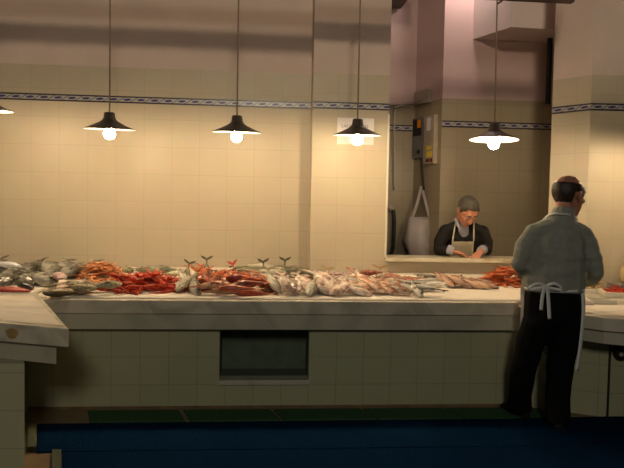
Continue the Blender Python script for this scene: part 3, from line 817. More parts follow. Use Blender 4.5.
# fish set up with their tails in the air go down first
UPG = 'fish with tails stuck up'
lay('longgrey', [(187, 5.40, -88, 88, 0, 'taildark', 'grey mullet with a dark tail sticking up behind the hake'),
                 (208, 5.62, -88, 88, 0, 'taildark', 'grey mullet with a small dark tail behind the scorpionfish'),
                 (262, 5.50, -88, 88, 0, 'taildark', 'grey mullet, its dark tail up right of the red tail'),
                 (283, 5.60, -92, 88, 0, 'taildark', 'grey mullet with the highest dark tail up, beside the pillar corner')], '', '', UPG, sc=.80)
lay('gurnard', [(236, 5.30, -90, 86, 0, 'tailred', 'red gurnard with its bright red tail sticking up over the scorpionfish')], '', '', UPG, sc=.95)
lay('pale', [(327, 5.40, -90, 84, 0, 'tailtan', 'pandora with a tan forked tail up before the pillar')], '', '', UPG, sc=.85)
lay('mullet', [(350, 5.40, -80, 80, 0, 'tailred', 'red mullet with a small red tail up, right of the tan tail')], '', '', UPG, sc=.8)
lay('pale', [(381, 5.34, -90, 82, 0, 'tailtan', 'pandora with a wide tan tail spread up below the sill corner')], '', '', UPG, sc=.9)
# left heap: grey bream and others
lay('gb', [(2, 5.66, -60), (49, 5.68, -40), (68, 5.62, -70), (82, 5.5, -110), (30, 5.6, -80), (56, 5.40, -70), (14, 5.36, -70), (72, 5.36, -85), (26, 5.08, -50), (43, 5.0, -62), (4, 5.0, -80)],
    'big grey sea bream', 'in the heap on the left counter', 'grey sea bream heaped at the left', tilt=.22, cap=.12)
lay('shiny', [(6, 5.50, -15, 0, 0, None, 'shiny silver sea bass on top of the grey bream at the left edge')], '', '', 'single fish of the left heap', cap=.3)
lay('black', [(24, 4.76, -30, 0, 0, None, 'black fish lying between the grey bream and the red fillet')], '', '', 'single fish of the left heap', tilt=.3)
# red fillet
bm = bmesh.new(); rings = []
for i in range(15):
    u = i/14; w = .055*math.sin(PI*(.08+.86*u))**.7; h = .028*math.sin(PI*(.06+.88*u))**.6
    rings.append([bm.verts.new((u*.34-.17, w*math.cos(q)+.02*math.sin(u*3), h*max(-.2, math.sin(q)))) for q in [2*PI*k/14 for k in range(14)]])
for a, b in zip(rings, rings[1:]):
    for k in range(14): bm.faces.new((a[k], a[(k+1)%14], b[(k+1)%14], b[k]))
bm.faces.new(rings[0][::-1]); bm.faces.new(rings[-1])
o = obj('fish_fillet', bm, plain('red_flesh', (.42, .055, .045), .35, var=.3, scale=30), smooth=True); settle(o, X_of(6, 4.60), 4.60, (0, 0, rad(-8)), 95)
tag(o, 'long red fillet at the front of the left counter', 'fish fillet')
# cuttlefish
def cuttle():
    bm = bmesh.new(); bmesh.ops.create_uvsphere(bm, u_segments=18, v_segments=12, radius=1)
    for v in bm.verts:
        v.co = Vector((v.co.x*.075*(1 if v.co.x < 0 else .9), v.co.y*.048, v.co.z*.030))
    r = obj('cuttlefish', bm, plain('cuttlefish_skin', (.58, .40, .38), .25, var=.18, scale=20), smooth=True)
    bm = bmesh.new()
    for k in range(7):
        a = (k-3)*.22; add_tube(bm, smoothpts([(.05, .035*a, 0), (.075, .04*a, .002), (.098, .05*a, -.008)], 3), [.009, .009, .008, .007, .006, .005, .004], 6)
    obj('tentacles', bm, r.data.materials[0], r, True)
    bm = bmesh.new(); ring = []
    for k in range(24):
        a = 2*PI*k/24; ring.append((bm.verts.new((.082*math.cos(a)-.004, .060*math.sin(a), .001)), bm.verts.new((.065*math.cos(a)-.004, .040*math.sin(a), .0)) ))
    for k in range(24): bm.faces.new((ring[k][0], ring[(k+1)%24][0], ring[(k+1)%24][1], ring[k][1]))
    obj('mantle_fin', bm, r.data.materials[0], r, True)
    return r
c0_ = cuttle()
for i, (px, Y, hd, lab) in enumerate(((59, 4.92, -60, 'pinkish cuttlefish at the back of the three beside the grey bream'), (62, 4.70, -100, 'pinkish cuttlefish in front, left of the olive gobies'), (82, 4.67, -70, 'pinkish cuttlefish under the tails of the olive gobies'))):
    o = c0_ if i == 0 else copy_tree(c0_)
    settle(o, X_of(px, Y), Y, (0, 0, rad(hd)), 95); tag(o, lab, 'cuttlefish', 'cuttlefish beside the grey bream')
lay('olive', [(70, 4.72, 15), (84, 4.66, -35), (92, 4.74, 178), (74, 4.60, 215), (96, 4.62, 20)], 'olive brown goby', 'on the cuttlefish, before the orange prawns', 'olive gobies')
heap('prawn_orange', 103, 5.32, .21, .28, 100, 'small orange prawn in the heap behind the gobies', 'orange prawns heaped behind the gobies', .1)
lay('greeny', [(127, 5.66, -70), (141, 5.66, -60), (158, 5.66, 10), (171, 5.62, 190), (176, 5.50, 20), (152, 5.55, 180)], 'green-grey wrasse', 'behind the red prawn heap', 'wrasse behind the red prawns')
heap('prawn_red', 144, 4.92, .37, .27, 150, 'bright red prawn in the big heap before the wrasse', 'red prawns in the big heap', .12, .55, pct=49)
lay('palegrey', [(181, 4.84, -105, 0, 20), (192, 4.98, -75), (189, 4.76, -80, 0, 25), (197, 5.12, -70), (184, 5.1, -80)], 'grey hake with its head to the front', 'by the red prawns', 'hake beside the red prawns', tilt=.28)
lay('scorp', [(200, 5.46, -60), (206, 5.24, -80), (211, 4.86, -100), (222, 5.02, -70), (216, 5.34, 20), (240, 4.92, 180), (238, 5.15, 0), (254, 5.08, -30), (228, 5.28, 200), (262, 4.84, -60), (247, 5.26, -10), (226, 4.82, -30), (246, 4.80, 190), (233, 5.0, -80), (213, 5.1, -60), (204, 4.98, -90)],
    'orange-red scorpionfish', 'in the heap', 'scorpionfish heaped in the middle', tilt=.4, cap=.1)
lay('gurnard', [(222, 4.63, 8), (240, 4.60, 188), (252, 4.66, 195), (210, 4.68, 12)], 'long dark red gurnard', 'along the front of the scorpionfish', 'gurnards before the scorpionfish')
lay('longgrey', [(250, 5.62, 180), (275, 5.74, 5), (298, 5.66, 180), (311, 5.5, 172), (268, 5.48, 8), (290, 5.46, 180), (256, 5.74, 0)], 'long grey mullet lying level', 'by the wall', 'grey mullet along the wall')
lay('pale', [(276, 5.24, 185), (286, 5.10, 185), (281, 4.86, -80), (296, 4.72, -125), (303, 5.02, -60), (307, 4.78, -55), (315, 4.88, -120), (323, 4.74, -45), (331, 4.86, -100), (337, 5.06, -140), (341, 4.70, -135), (349, 4.86, -60), (357, 4.72, -35), (318, 5.24, -30), (329, 5.26, 200), (346, 5.26, -20), (309, 5.28, 170), (270, 5.10, -25), (322, 5.04, -70), (354, 5.06, -60), (293, 4.98, -75), (288, 4.70, -60), (362, 5.22, -70), (338, 5.4, 190)],
    'pale pinkish pandora', 'in the pale heap', 'pandora before the pillar', tilt=.38, cap=.1)
lay('palegrey', [(270, 4.84, -72, 0, 30), (302, 4.70, -90, 0, 10)], 'pale grey hake curving down to the front', 'among the pandora', 'hake among the pandora', tilt=.45)
lay('mullet', [(363, 4.80, -42), (375, 4.76, -50), (388, 4.76, -40), (399, 4.72, -30), (366, 5.02, -60), (378, 5.1, -45), (371, 5.28, 190), (391, 5.22, 10), (402, 5.0, -20), (385, 4.97, -50), (394, 5.42, 185), (408, 5.2, 200), (369, 4.9, -50), (396, 4.9, -40)],
    'pinkish red mullet', 'below the left end of the sill', 'red mullet below the sill', tilt=.4, cap=.09)
lay('silver', [(410, 4.80, -50), (419, 4.86, -5), (433, 4.86, 5), (428, 4.66, 172, 0, 60), (413, 5.08, 10), (426, 5.18, 0), (406, 5.36, 185), (440, 5.22, 10), (421, 5.40, 0), (434, 5.04, -20), (414, 4.94, 190), (430, 5.36, 178), (417, 4.70, -70), (446, 5.38, 5), (404, 5.5, 5), (424, 5.52, 182), (408, 4.98, -40), (422, 5.0, -30), (437, 5.1, 190)],
    'slim silver sardine', 'right of the red mullet', 'sardines right of the red mullet', tilt=.3, sc=1.12)
lay('brown', [(447, 5.06, -65), (455, 5.02, -60), (463, 5.04, -40), (472, 5.0, -50), (481, 5.0, -45), (488, 5.04, -50), (452, 5.28, 20), (466, 5.3, 190), (477, 5.26, -10), (459, 5.18, -20), (441, 5.14, -60), (470, 5.14, -60), (484, 5.18, -30)],
    'brownish pink rock fish', 'by the orange prawns', 'rock fish left of the orange prawns', tilt=.4)
heap('prawn_deep', 506, 5.28, .25, .30, 100, 'orange prawn in the heap left of the man in grey', 'orange prawns left of the man in grey', .1)

# ------------------------------------------------------------------ boxes on the right counter
def open_box(name, label, cat, cx, cy, w, d, h, rz, th=.015, m='foam', dark=False):
    t = thing(name, label, cat, (cx, cy, ZR+.004), (0, 0, rz))
    bm = bmesh.new(); add_box(bm, -w/2, w/2, -d/2, d/2, 0, th); obj('bottom', bm, M[m], t)
    for s in (-1, 1):
        obj('side_wall', box(-w/2, w/2, s*(d/2-th) if s > 0 else -d/2, d/2 if s > 0 else -d/2+th, th, h, .003), M[m], t)
        obj('end_wall', box(s*(w/2-th) if s > 0 else -w/2, w/2 if s > 0 else -w/2+th, -d/2+th, d/2-th, th, h, .003), M[m], t)
    return t
pb = at_z(592, 292, ZR); ps = at_z(600, 303.5, ZR); pr = at_z(622, 298, ZR)
open_box('clam_box', 'pale foam box heaped with small clams beside the man', 'box', pb.x-.02, pb.y+.02, .25, .22, .032, rad(-12))
open_box('foam_tray', 'shallow white foam tray with a dark slot in front of the clams', 'tray', ps.x, ps.y-.0, .20, .13, .035, rad(-10), .012)
open_box('prawn_crate', 'pale crate of red prawns at the right edge', 'crate', pr.x+.05, pr.y+.10, .30, .28, .040, rad(-18))
o = obj('slot_strip', box(-.07, .07, -.012, .012, 0, .006, .002), M['dark'], loc=(ps.x+.0, ps.y, ZR+.0215), rot=(0, 0, rad(5))); tag(o, 'dark flat strip standing for the slot in the shallow foam tray', 'slot_strip')  # flat dark strip laid in to draw the tray's dark slot
for i in range(nx):                                  # the boxes' floors carry their contents
    x = GX0+(i+.5)*RES
    if 2.2 < x < 3.6:
        for j in range(ny):
            y = GYA+(j+.5)*RES
            if abs(x-pb.x+.02) < .12 and abs(y-pb.y-.02) < .11: HM[i, j] = ZR+.030
            if abs(x-pr.x-.05) < .15 and abs(y-pr.y-.10) < .15: HM[i, j] = ZR+.02
bm = bmesh.new(); bmesh.ops.create_uvsphere(bm, u_segments=12, v_segments=8, radius=1)
for v in bm.verts:
    v.co = Vector((v.co.x*.019*(1-.15*v.co.y), v.co.y*.015, v.co.z*.0095*(1.0 if abs(v.co.z) > .1 else .9)))
clam = mesh_of('clam', bm, plain('clam_shell', (.52, .38, .19), .4, var=.4, scale=45), True)
for k in range(120):
    lim = 1-.35*k/120
    o = bpy.data.objects.new('clam', clam); C.objects.link(o)
    settle(o, pb.x-.02+random.uniform(-.10, .10)*lim, pb.y+.02+random.uniform(-.085, .085)*lim, (random.uniform(-.6, .6), random.uniform(-.6, .6), random.uniform(0, 6.28)), 72, .001)
    tag(o, 'small brown clam in the foam box beside the man', 'clam', 'clams in the foam box')
heap('prawn_red', 622, pr.y+.10, .11, .10, 38, 'red prawn in the crate at the right edge', 'red prawns in the crate', .08, .3, pr.x+.04, .72)
# tan sack by the right wall
q = at_z(625, 285, ZR); q = Vector((3.22, 5.1, ZR+.101)); q.x = at_y(629, 275, 5.1).x
o = obj('grey_box', box(-.13, .13, -.11, .11, 0, .0985, .006), M['metal_grey'], loc=(q.x, q.y, ZR+.001)); tag(o, 'low grey box under the tan sack at the right edge', 'box')
bm = bmesh.new(); rings = []
for z, r in ((0, .055), (.03, .07), (.09, .072), (.13, .06), (.155, .04), (.175, .048), (.19, .05)):
    rings.append((r, z))
add_lathe(bm, [(0, 0)]+rings+[(.03, .17), (0, .15)], 24)
for v in bm.verts: v.co += Vector((noise.noise(v.co*25)*.008, noise.noise(v.co*25+Vector((3,1,2)))*.008, 0))
o = obj('paper_sack', bm, M['kraft'], smooth=True, loc=q); tag(o, 'small tan sack standing on a grey box at the right edge', 'sack')

# ------------------------------------------------------------------ people
def add_hull(bm, nodes, Mx=None, sub=2):
    """one rounded solid around ellipsoid nodes (centre, radii)"""
    tmp = bmesh.new()
    for c, r in nodes:
        r = (r, r, r) if isinstance(r, (int, float)) else r
        bmesh.ops.create_icosphere(tmp, subdivisions=sub, radius=1, matrix=Matrix.Translation(c) @ Matrix.Diagonal((r[0], r[1], r[2], 1)))
    res = bmesh.ops.convex_hull(tmp, input=tmp.verts)
    dead = [e for e in res['geom_interior'] if isinstance(e, bmesh.types.BMVert)]
    bmesh.ops.delete(tmp, geom=dead, context='VERTS')
    if Mx is not None: tmp.transform(Mx)
    me = bpy.data.meshes.new('t'); tmp.to_mesh(me); tmp.free(); bm.from_mesh(me); bpy.data.meshes.remove(me)
def chain(bm, nodes, Mx=None):
    for a, b in zip(nodes, nodes[1:]): add_hull(bm, [a, b], Mx)
def fuse(name, bm, mat, origin, voxel=.008, smooth=4, wrinkle=None, parent=None):
    """merge overlapping solids into one continuous skin"""
    bm.transform(Matrix.Translation(-Vector(origin)))
    me = bpy.data.meshes.new(name); bm.to_mesh(me); bm.free()
    o = bpy.data.objects.new(name, me); C.objects.link(o)
    r = o.modifiers.new('r', 'REMESH'); r.mode = 'VOXEL'; r.voxel_size = voxel
    s = o.modifiers.new('s', 'SMOOTH'); s.iterations = smooth; s.factor = .5
    bpy.context.view_layer.update()
    m2 = bpy.data.meshes.new_from_object(o.evaluated_get(bpy.context.evaluated_depsgraph_get()))
    o.modifiers.clear(); o.data = m2; bpy.data.meshes.remove(me); m2.name = name
    if wrinkle:
        b2 = bmesh.new(); b2.from_mesh(m2); b2.normal_update()
        for v in b2.verts: v.co += v.normal*wrinkle(v.co+Vector(origin))
        b2.to_mesh(m2); b2.free()
    m2.polygons.foreach_set('use_smooth', [True]*len(m2.polygons))
    m2.materials.clear(); m2.materials.append(mat)
    if parent is not None: o.parent = parent
    else: o.location = origin
    return o
def head_parts(bm, Mx):
    H = lambda *n: add_hull(bm, list(n), Mx)
    H(((0, -.012, .035), (.075, .095, .080)), ((0, .01, .02), (.072, .085, .07)))
    H(((0, .03, -.02), (.064, .058, .06)), ((0, .040, -.06), (.055, .045, .035)), ((0, .062, -.098), (.026, .022, .016)))
    H(((0, .035, .03), (.062, .055, .05)), ((0, .042, -.03), (.058, .052, .04)))
    H(((0, .088, .014), (.009, .010, .014)), ((0, .108, -.026), (.014, .012, .010)))
    H(((-.015, .096, -.030), (.007, .009, .007)), ((.015, .096, -.030), (.007, .009, .007)))
    H(((-.036, .078, .030), (.016, .012, .008)), ((.036, .078, .030), (.016, .012, .008)))
    H(((-.040, .072, -.018), (.018, .016, .016))); H(((.040, .072, -.018), (.018, .016, .016)))
    H(((-.018, .088, -.060), (.006, .007, .005)), ((.018, .088, -.060), (.006, .007, .005)))
    H(((-.014, .086, -.070), (.006, .007, .006)), ((.014, .086, -.070), (.006, .007, .006)))
    for s in (-1, 1):
        H(((s*.074, -.006, .008), (.008, .020, .016)), ((s*.082, -.014, .012), (.006, .016, .018)), ((s*.074, -.002, -.026), (.007, .010, .010)))
def face_bits(Mx, parent, org, hair):
    for s in (-1, 1):
        bm = bmesh.new(); bmesh.ops.create_uvsphere(bm, u_segments=12, v_segments=8, radius=.0105, matrix=Matrix.Translation((s*.031, .079, .009)))
        bm.transform(Matrix.Translation(-Vector(org)) @ Mx); e_ = obj('eye', bm, M['eye'], parent, True)
        bm = bmesh.new(); bmesh.ops.create_uvsphere(bm, u_segments=10, v_segments=6, radius=.004, matrix=Matrix.Translation((s*.031, .0878, .008)))
        bm.transform(Matrix.Translation(-Vector(org)) @ Mx); obj('pupil', bm, M['dark'], e_, True)
        bm = bmesh.new(); add_hull(bm, [((s*.016, .092, .030), (.006, .004, .004)), ((s*.045, .082, .034), (.006, .004, .004))])
        bm.transform(Matrix.Translation(-Vector(org)) @ Mx); obj('eyebrow', bm, hair, parent, True)
def hair_cap(Mx, keep, org, mat, parent, grow=1.045):
    """scalp shell over the cranium where keep(x, y, z) holds"""
    bm = bmesh.new(); bmesh.ops.create_uvsphere(bm, u_segments=48, v_segments=32, radius=1)
    for v in bm.verts: v.co = Vector((v.co.x*.077*grow, -.010+v.co.y*.097*grow, .030+v.co.z*.088*grow))
    bmesh.ops.delete(bm, geom=[f for f in bm.faces if not keep(*f.calc_center_median())], context='FACES')
    r = bmesh.ops.extrude_face_region(bm, geom=list(bm.faces))
    for v in [e for e in r['geom'] if isinstance(e, bmesh.types.BMVert)]:
        c = Vector((0, -.01, .03)); v.co = c + (v.co-c)*.90
    for v in bm.verts: v.co += (v.co-Vector((0, -.01, .03))).normalized()*noise.noise(v.co*60)*.003
    bm.transform(Matrix.Translation(-Vector(org)) @ Mx)
    return obj('hair', bm, mat, parent, True)
def hand_parts(bm, w, d, palm_n, thumb_side, s=1.0, curl=.5):
    """palm, four unequal fingers and a thumb at wrist w, pointing along d; palm faces palm_n"""
    d = Vector(d).normalized(); n = Vector(palm_n); n = (n-d*n.dot(d)).normalized(); u = d.cross(n)*thumb_side; w = Vector(w)
    P = lambda a, b, c: w + d*(a*s) + u*(b*s) + n*(c*s)
    add_hull(bm, [(P(0, -.012, 0), .018*s), (P(0, .012, 0), .018*s), (P(.085, -.032, 0), .012*s), (P(.088, .030, 0), .012*s)])
    for k, (b, L) in enumerate(((.031, .072), (.010, .08), (-.012, .074), (-.032, .058))):
        p = P(.088, b, 0); a = .25; r = .0095*s
        for seg, fr in enumerate((.45, .32, .23)):
            q = p + (d*math.cos(a) + n*math.sin(a))*(L*fr*s); add_hull(bm, [(p, r), (q, r*.9)]); p = q; r *= .9; a += curl
    p = P(.022, .030, .008); q = P(.055, .058, .018); e = P(.088, .060, .030)
    add_hull(bm, [(p, .014*s), (q, .0115*s)]); add_hull(bm, [(q, .0115*s), (e, .0095*s)])
def head_matrix(pos, facing, up=(0, 0, 1), s=1.0):
    f = Vector(facing).normalized(); u = Vector(up); u = (u-f*u.dot(f)).normalized(); x = f.cross(u)
    return Matrix(((x.x*s, f.x*s, u.x*s, pos[0]), (x.y*s, f.y*s, u.y*s, pos[1]), (x.z*s, f.z*s, u.z*s, pos[2]), (0, 0, 0, 1)))

# --- the man in grey, seen from behind
YM = 4.10
W = lambda px, py, dy=0: at_y(px, py, YM+dy)
fL, fR = at_z(519, 416, 0), at_z(557, 427, 0)
fR.y = max(fR.y, YM); 
org = Vector(((fL.x+fR.x)/2, (fL.y+fR.y)/2, 0))
hc = W(568.5, 196, .03); HM1 = head_matrix(hc, (.86, .48, -.12), (.12, .05, 1), 1.2)
def wr(p): return noise.noise(Vector((p.x*5, p.y*5, p.z*14)))*.013 + noise.noise(Vector((p.x*11+p.z*6, p.y*12, p.z*26+5)))*.006
wl, wrr = W(526, 274, .24), W(583, 282, .26)
bm = bmesh.new(); head_parts(bm, HM1)
nb = W(561, 216, 0)
chain(bm, [(HM1 @ Vector((0, -.025, -.03)), .058), (W(565, 209, .01), .062), (nb, .066)])
add_hull(bm, [(W(540, 232), (.05, .06, .04)), (W(578, 233), (.05, .06, .04)), (W(555, 262), (.13, .09, .06)), (W(554, 300), (.13, .09, .06))])
chain(bm, [(W(535, 232), .045), (W(524, 248, -.01), .042), (W(519.5, 265, -.01), .036), (W(523, 273, .13), .034), (wl, .030)]); chain(bm, [(W(582, 234), .045), (W(591, 253, -.01), .042), (W(595, 272, -.01), .038), (W(590, 279, .12), .034), (wrr, .030)])
hand_parts(bm, wl, (.25, 1, -.1), (.3, 0, -1), -1, 1, .35); hand_parts(bm, wrr, (-.1, 1, -.1), (-.2, 0, -1), 1, 1, .35)
for hx, kx, ax, dk, da in ((540, 525, 519.5, .1, fL.y-YM), (566, 560, 556.5, 0.0, fR.y-YM)):
    chain(bm, [(W(hx, 305), .08), (W(kx, 362, dk), .06), (W(ax, 408, da), .045)])
man = fuse('person', bm, M['skin'], org, .006, 3)
tag(man, 'man seen from behind in grey sweater, black trousers and apron tied at his back', 'person')
bm = bmesh.new()
chain(bm, [(W(554, 290.5), (.198, .140, .026)), (W(554, 280), (.215, .155, .045)), (W(555, 262), (.205, .150, .06)), (W(557, 240), (.19, .140, .06)), (W(558, 231), (.165, .115, .055)), (W(560, 223), (.115, .09, .04)), (W(562, 214), (.078, .076, .03))])
add_hull(bm, [(W(562, 214), (.076, .075, .02)), (W(565, 207.5), (.071, .071, .012))])
add_hull(bm, [(W(535.5, 231.5), (.066, .08, .06)), (W(558, 223), (.09, .09, .045))]); add_hull(bm, [(W(582, 233), (.066, .08, .06)), (W(562, 224), (.09, .09, .045))])
chain(bm, [(W(534, 233), .070), (W(524, 249, -.01), .066), (W(519.5, 265, -.01), .056), (W(523, 273, .13), .048), (wl, .040)])
chain(bm, [(W(583, 235), .070), (W(591, 254, -.01), .068), (W(595, 272, -.01), .058), (W(590, 279, .12), .050), (wrr, .040)])
fuse('sweater', bm, M['sweater'], org, .008, 4, wr, man)
for p, d_ in ((wl, Vector((.25, 1, -.1))), (wrr, Vector((-.1, 1, -.1)))):
    bm = bmesh.new(); d_.normalize(); add_tube(bm, [p-d_*.01-org, p+d_*.03-org], [.041, .039], 16); obj('shirt_cuff', bm, M['apron'], man, True)
bm = bmesh.new()
chain(bm, [(W(554, 287), (.188, .130, .03)), (W(554, 300), (.198, .140, .05)), (W(553, 314), (.198, .145, .05))])
add_hull(bm, [(W(553, 312), (.19, .14, .05)), (W(538, 322), (.1, .12, .05))]); add_hull(bm, [(W(553, 312), (.19, .14, .05)), (W(566, 322), (.1, .12, .05))])
chain(bm, [(W(538, 322), (.105, .12, .06)), (W(531, 342, .05), (.098, .105, .06)), (W(524.5, 365, .10), (.086, .092, .06)), (W(520, 395, fL.y-YM-.05), (.078, .088, .05)), ((fL.x, fL.y, .055), (.085, .10, .035))])
chain(bm, [(W(567, 322), (.108, .12, .06)), (W(564, 342), (.10, .11, .06)), (W(560, 365, .0), (.088, .094, .06)), (W(557.5, 398, fR.y-YM), (.078, .088, .05)), ((fR.x, fR.y, .055), (.083, .10, .035))])
fuse('trousers', bm, M['trousers'], org, .009, 3, lambda p: noise.noise(Vector((p.x*6, p.y*6, p.z*9)))*.007, man)
for p, a in ((fL, -.25), (fR, .25)):
    bm = bmesh.new(); d_ = Vector((math.sin(a), math.cos(a), 0))
    add_hull(bm, [(p-d_*.06+Vector((0, 0, .030)), (.038, .045, .030)), (p+d_*.02+Vector((0, 0, .035)), (.042, .05, .035)), (p+d_*.15+Vector((0, 0, .024)), (.045, .05, .024))])
    o = fuse('shoe', bm, M['shoe'], org, .008, 2, None, man)
    bm = bmesh.new(); add_hull(bm, [(p-d_*.06+Vector((0, 0, .008)), (.043, .05, .008)), (p+d_*.15+Vector((0, 0, .008)), (.048, .052, .008))]); bm.transform(Matrix.Translation(-org))
    obj('sole', bm, M['dark'], o, True)
hair_cap(HM1, lambda x, y, z: (z < .062 - .25*max(0, y-.0) and z > -.048 + .55*max(0, y+.05) and y < .062 and not (abs(x) > .055 and -.045 < y < .02 and z < .02)) , org, M['hair_brown'], man, 1.05)
face_bits(HM1, man, org, M['hair_brown'])
# apron: bib and skirt at the front, ties at the back
def loop_pts(py, rx, ry, a0, a1, n, cx=554, dz=0):
    c = W(cx, py)
    return [c + Vector((rx*math.sin(rad(a0+(a1-a0)*k/n)), ry*math.cos(rad(a0+(a1-a0)*k/n)), dz)) - org for k in range(n+1)]
bm = bmesh.new(); rows = []
for py, rx, ry, ang in ((232, .20, .165, 35), (262, .222, .178, 45), (288, .222, .170, 62), (310, .222, .17, 64), (340, .225, .19, 62), (362, .23, .21, 60)):
    rows.append([bm.verts.new(p) for p in loop_pts(py, rx, ry, -ang, ang, 20)])
for a, b in zip(rows, rows[1:]):
    for k in range(20): bm.faces.new((a[k], a[k+1], b[k+1], b[k]))
bmesh.ops.solidify(bm, geom=list(bm.faces), thickness=.003)
apr = obj('apron', bm, M['apron'], man, True)
bm = bmesh.new(); add_ribbon(bm, loop_pts(288.5, .199, .143, 80, 280, 30), .018, (0, 0, 1), .004); obj('waist_tie', bm, M['apron'], apr, True)
B0 = W(545, 286, -.17)
Q = lambda px, py, dy=-.17: W(px, py, dy) - org
bm = bmesh.new()
add_ribbon(bm, smoothpts([Q(546, 286), Q(538, 283.5, -.19), Q(530, 287, -.185), Q(530.5, 289.5, -.175), Q(538, 288, -.18), Q(546, 287.5)], 6), .018, (0, .25, 1), .003)
add_ribbon(bm, smoothpts([Q(546, 286), Q(554, 283.5, -.19), Q(561, 287, -.185), Q(560, 289.5, -.175), Q(553, 288.5, -.18), Q(546, 287.5)], 6), .018, (0, .25, 1), .003)
obj('bow', bm, M['apron'], apr, True)
for pts in ([(545, 286, -.18), (542.5, 296, -.175), (541, 310, -.17)], [(547, 286, -.18), (548.5, 300, -.175), (549.5, 319, -.175)]):
    bm = bmesh.new(); add_ribbon(bm, smoothpts([Q(*p) for p in pts], 6), .022, (1, 0, .1), .003); obj('bow_end', bm, M['apron'], apr, True)
bm = bmesh.new(); add_ribbon(bm, smoothpts([Q(582.5, 289, -.05), Q(583.5, 310, -.13), Q(581, 340, -.15), Q(577, 371, -.15)], 6), .028, (1, .3, 0), .003); obj('loose_tie', bm, M['apron'], apr, True)
bm = bmesh.new()
add_ribbon(bm, smoothpts([Q(541, 223, .085), Q(546, 217, .045), Q(553, 213.6, -.055), Q(561, 213.8, -.090), Q(570, 215, -.073), Q(577, 219, .03), Q(579, 223, .08)], 6), .012, (0, .4, 1), .004)
obj('neck_strap', bm, M['apron'], apr, True)

# --- the man in the back room leaning on the sill
YQ = 5.98
V = lambda px, py, dy=0: at_y(px, py, YQ+dy)
org2 = Vector((V(465, 300).x, YQ+.28, 0))
hc2 = V(467.5, 211, -.10); HM2 = head_matrix(hc2, (.17, -.70, -.78), (.04, -.25, 1), 1.16)
zsl = zs
wl2 = Vector((V(454, 255, -.14).x, YQ-.14, zsl+.055)); wr2 = Vector((V(481, 254, -.14).x, YQ-.14, zsl+.058))   # picture left, picture right
bm = bmesh.new(); head_parts(bm, HM2)
nb2 = V(463, 222, .06)
chain(bm, [(HM2 @ Vector((0, -.03, -.04)), .058), (nb2, .066)])
add_hull(bm, [(V(452, 234, .10), (.035, .04, .035)), (V(476, 234, .10), (.04, .05, .04)), (V(463, 255, .22), (.12, .08, .06)), (V(463, 275, .28), (.12, .09, .06))])
eL, eR = V(440, 250, .06), V(487, 250, .06)
chain(bm, [(V(447, 231, .07), .042), (V(440.5, 241, .07), .040), (eL, .036), (wl2, .030)]); chain(bm, [(V(481, 232, .07), .042), (V(486.5, 242, .07), .040), (eR, .036), (wr2, .030)])
hand_parts(bm, wl2, (.75, -.55, -.22), (0, -.2, -1), 1, 1.05, .4); hand_parts(bm, wr2, (-.55, -.7, -.22), (0, -.2, -1), -1, 1.05, .4)
for hx in (-.1, .1):
    chain(bm, [((org2.x+hx, org2.y, .80), .08), ((org2.x+hx*1.1, org2.y-.02, .44), .06), ((org2.x+hx*1.1, org2.y, .09), .045)])
add_hull(bm, [((org2.x, org2.y, .88), (.15, .1, .08)), ((org2.x, org2.y, .80), (.14, .1, .06))])
man2 = fuse('person', bm, M['skin2'], org2, .006, 3)
tag(man2, 'grey-haired man in a dark jacket leaning on the sill of the opening, looking down', 'person')
def wr2f(p): return noise.noise(Vector((p.x*6, p.y*6, p.z*11)))*.008
bm = bmesh.new()
chain(bm, [(V(463, 226, .07), (.10, .085, .045)), (V(463, 238, .10), (.185, .125, .06)), (V(463, 250, .18), (.20, .135, .06)), ((org2.x, org2.y-.02, .98), (.20, .14, .06)), ((org2.x, org2.y, .88), (.195, .14, .05))])
add_hull(bm, [(V(447, 230.5, .06), (.062, .075, .06)), (V(462, 223.5, .07), (.07, .08, .05))]); add_hull(bm, [(V(481, 231.5, .06), (.062, .075, .06)), (V(464, 224, .07), (.07, .08, .05))])
chain(bm, [(V(446, 231, .06), .070), (V(440.5, 241, .07), .066), (eL, .058), (wl2+Vector((-.06, .06, .0)), .048)])
chain(bm, [(V(482, 232, .06), .070), (V(486.5, 242, .07), .062), (eR, .056), (wr2+Vector((.04, .07, .0)), .048)])
jk = fuse('jacket', bm, M['jacket'], org2, .008, 4, wr2f, man2)
bm = bmesh.new()   # shirt front showing in the neck opening
add_hull(bm, [(V(463, 222, .01), (.048, .045, .02)), (V(463.5, 230, -.01), (.055, .035, .03)), (V(465, 243, .035), (.03, .03, .03))])
sh = fuse('shirt', bm, M['shirt'], org2, .007, 3, None, man2)
for s, a, b_ in ((1, (455.5, 219, .0), (461, 230, -.055)), ):
    bm = bmesh.new(); add_hull(bm, [(V(*a), (.018, .02, .012)), (V(a[0]+(b_[0]-a[0])*.5, a[1]+6, -.04), (.022, .012, .016)), (V(*b_), (.010, .008, .010))], sub=1); bm.transform(Matrix.Translation(-org2)); obj('collar', bm, M['shirt'], sh, True)
for p, q_ in ((wl2, Vector((.75, -.55, -.22))), (wr2, Vector((-.55, -.7, -.22)))):
    q_.normalize(); bm = bmesh.new(); add_tube(bm, [p-q_*.06-org2, p+q_*.005-org2], [.046, .044], 16); obj('shirt_cuff', bm, M['shirt'], man2, True)
bm = bmesh.new()
chain(bm, [((org2.x, org2.y, .90), (.18, .125, .05)), ((org2.x, org2.y, .80), (.185, .13, .05))])
for hx in (-.095, .095): chain(bm, [((org2.x+hx, org2.y, .78), (.1, .115, .06)), ((org2.x+hx*1.1, org2.y-.02, .44), (.08, .09, .06)), ((org2.x+hx*1.1, org2.y, .07), (.075, .09, .035))])
fuse('trousers', bm, M['trousers'], org2, .012, 3, None, man2)
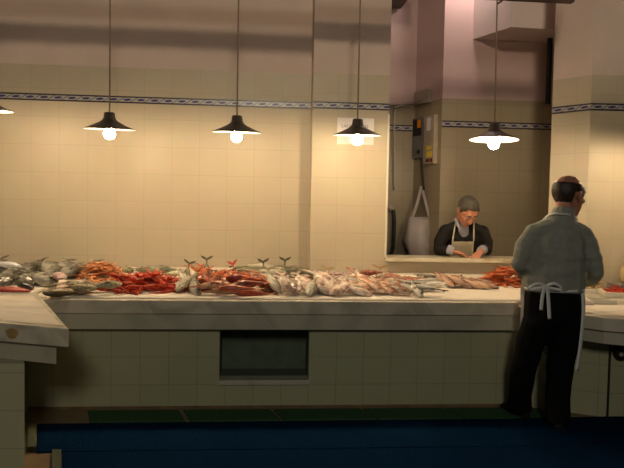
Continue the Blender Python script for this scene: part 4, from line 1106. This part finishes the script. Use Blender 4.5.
for hx in (-.105, .105):
    bm = bmesh.new(); add_hull(bm, [((hx, .05, .034), (.04, .045, .034)), ((hx, -.12, .028), (.045, .05, .028))]); obj('shoe', bm, M['shoe'], man2, True)
# bib apron
bm = bmesh.new(); rows = []
for py, x0, x1, dy in ((241.5, 452, 474, -.045), (247, 451.5, 473.5, -.025), (254, 451, 473, .0), (262, 450, 473, .03)):
    rows.append([bm.verts.new(V(x0+(x1-x0)*k/10, py - (.8 if k in (0, 10) else 0), dy-.022*math.sin(PI*k/10)) - org2) for k in range(11)])
for a, b in zip(rows, rows[1:]):
    for k in range(10): bm.faces.new((a[k], a[k+1], b[k+1], b[k]))
bmesh.ops.solidify(bm, geom=list(bm.faces), thickness=.005)
ap2 = obj('apron', bm, M['bib'], man2, True)
for pts in ([(452.5, 242, -.045), (454, 232, -.045), (456, 222, .0)], [(473.8, 241, -.045), (473.8, 232, -.055), (474, 222, .0)]):
    bm = bmesh.new(); add_ribbon(bm, smoothpts([V(*p)-org2 for p in pts], 5), .013, (1, 0, 0), .004); obj('apron_strap', bm, M['bib'], ap2, True)
hair_cap(HM2, lambda x, y, z: z > .020 + max(0, y)*.62 - (.055 if y < -.01 else 0) - (.02 if abs(x) > .062 and y < .03 else 0) and not (y > .055 and z < .085), org2, M['hair_grey'], man2, 1.07)
face_bits(HM2, man2, org2, M['hair_grey'])

# ------------------------------------------------------------------ light
w = bpy.data.worlds.new('world'); bpy.context.scene.world = w; w.use_nodes = True
w.node_tree.nodes['Background'].inputs[0].default_value = (1, .92, .85, 1); w.node_tree.nodes['Background'].inputs[1].default_value = .020
def light(name, kind, loc, target, energy, col, **kw):
    l = bpy.data.lights.new(name, kind); l.energy = energy; l.color = col
    for k, v_ in kw.items(): setattr(l, k, v_)
    o = bpy.data.objects.new(name, l); C.objects.link(o); o.location = loc
    o.rotation_euler = (Vector(target)-Vector(loc)).to_track_quat('-Z', 'Y').to_euler(); return o
light('upper_wall_spot', 'SPOT', (.4, -2.6, 5.3), (.4, 5.9, 9.45), 720, (1, .78, .54), spot_size=rad(100), spot_blend=.12, shadow_soft_size=.35)  # unseen spot added behind the camera, cone limited to the upper wall
light('back_room_lamp', 'AREA', (2.3, 6.45, 4.15), (1.2, 7.2, 3.4), 20, (1, .78, .70), size=.4)
light('hall_lamp', 'AREA', (0, -3.0, 3.5), (.2, 4.6, .6), 76, (1, .92, .72), size=.8)

sc = bpy.context.scene
sc.view_settings.view_transform = 'Standard'; sc.view_settings.look = 'None'; sc.view_settings.exposure = 0; sc.view_settings.gamma = 1
sc.view_settings.use_curve_mapping = False
sc.cycles.use_denoising = True
sc.cycles.max_bounces = 8
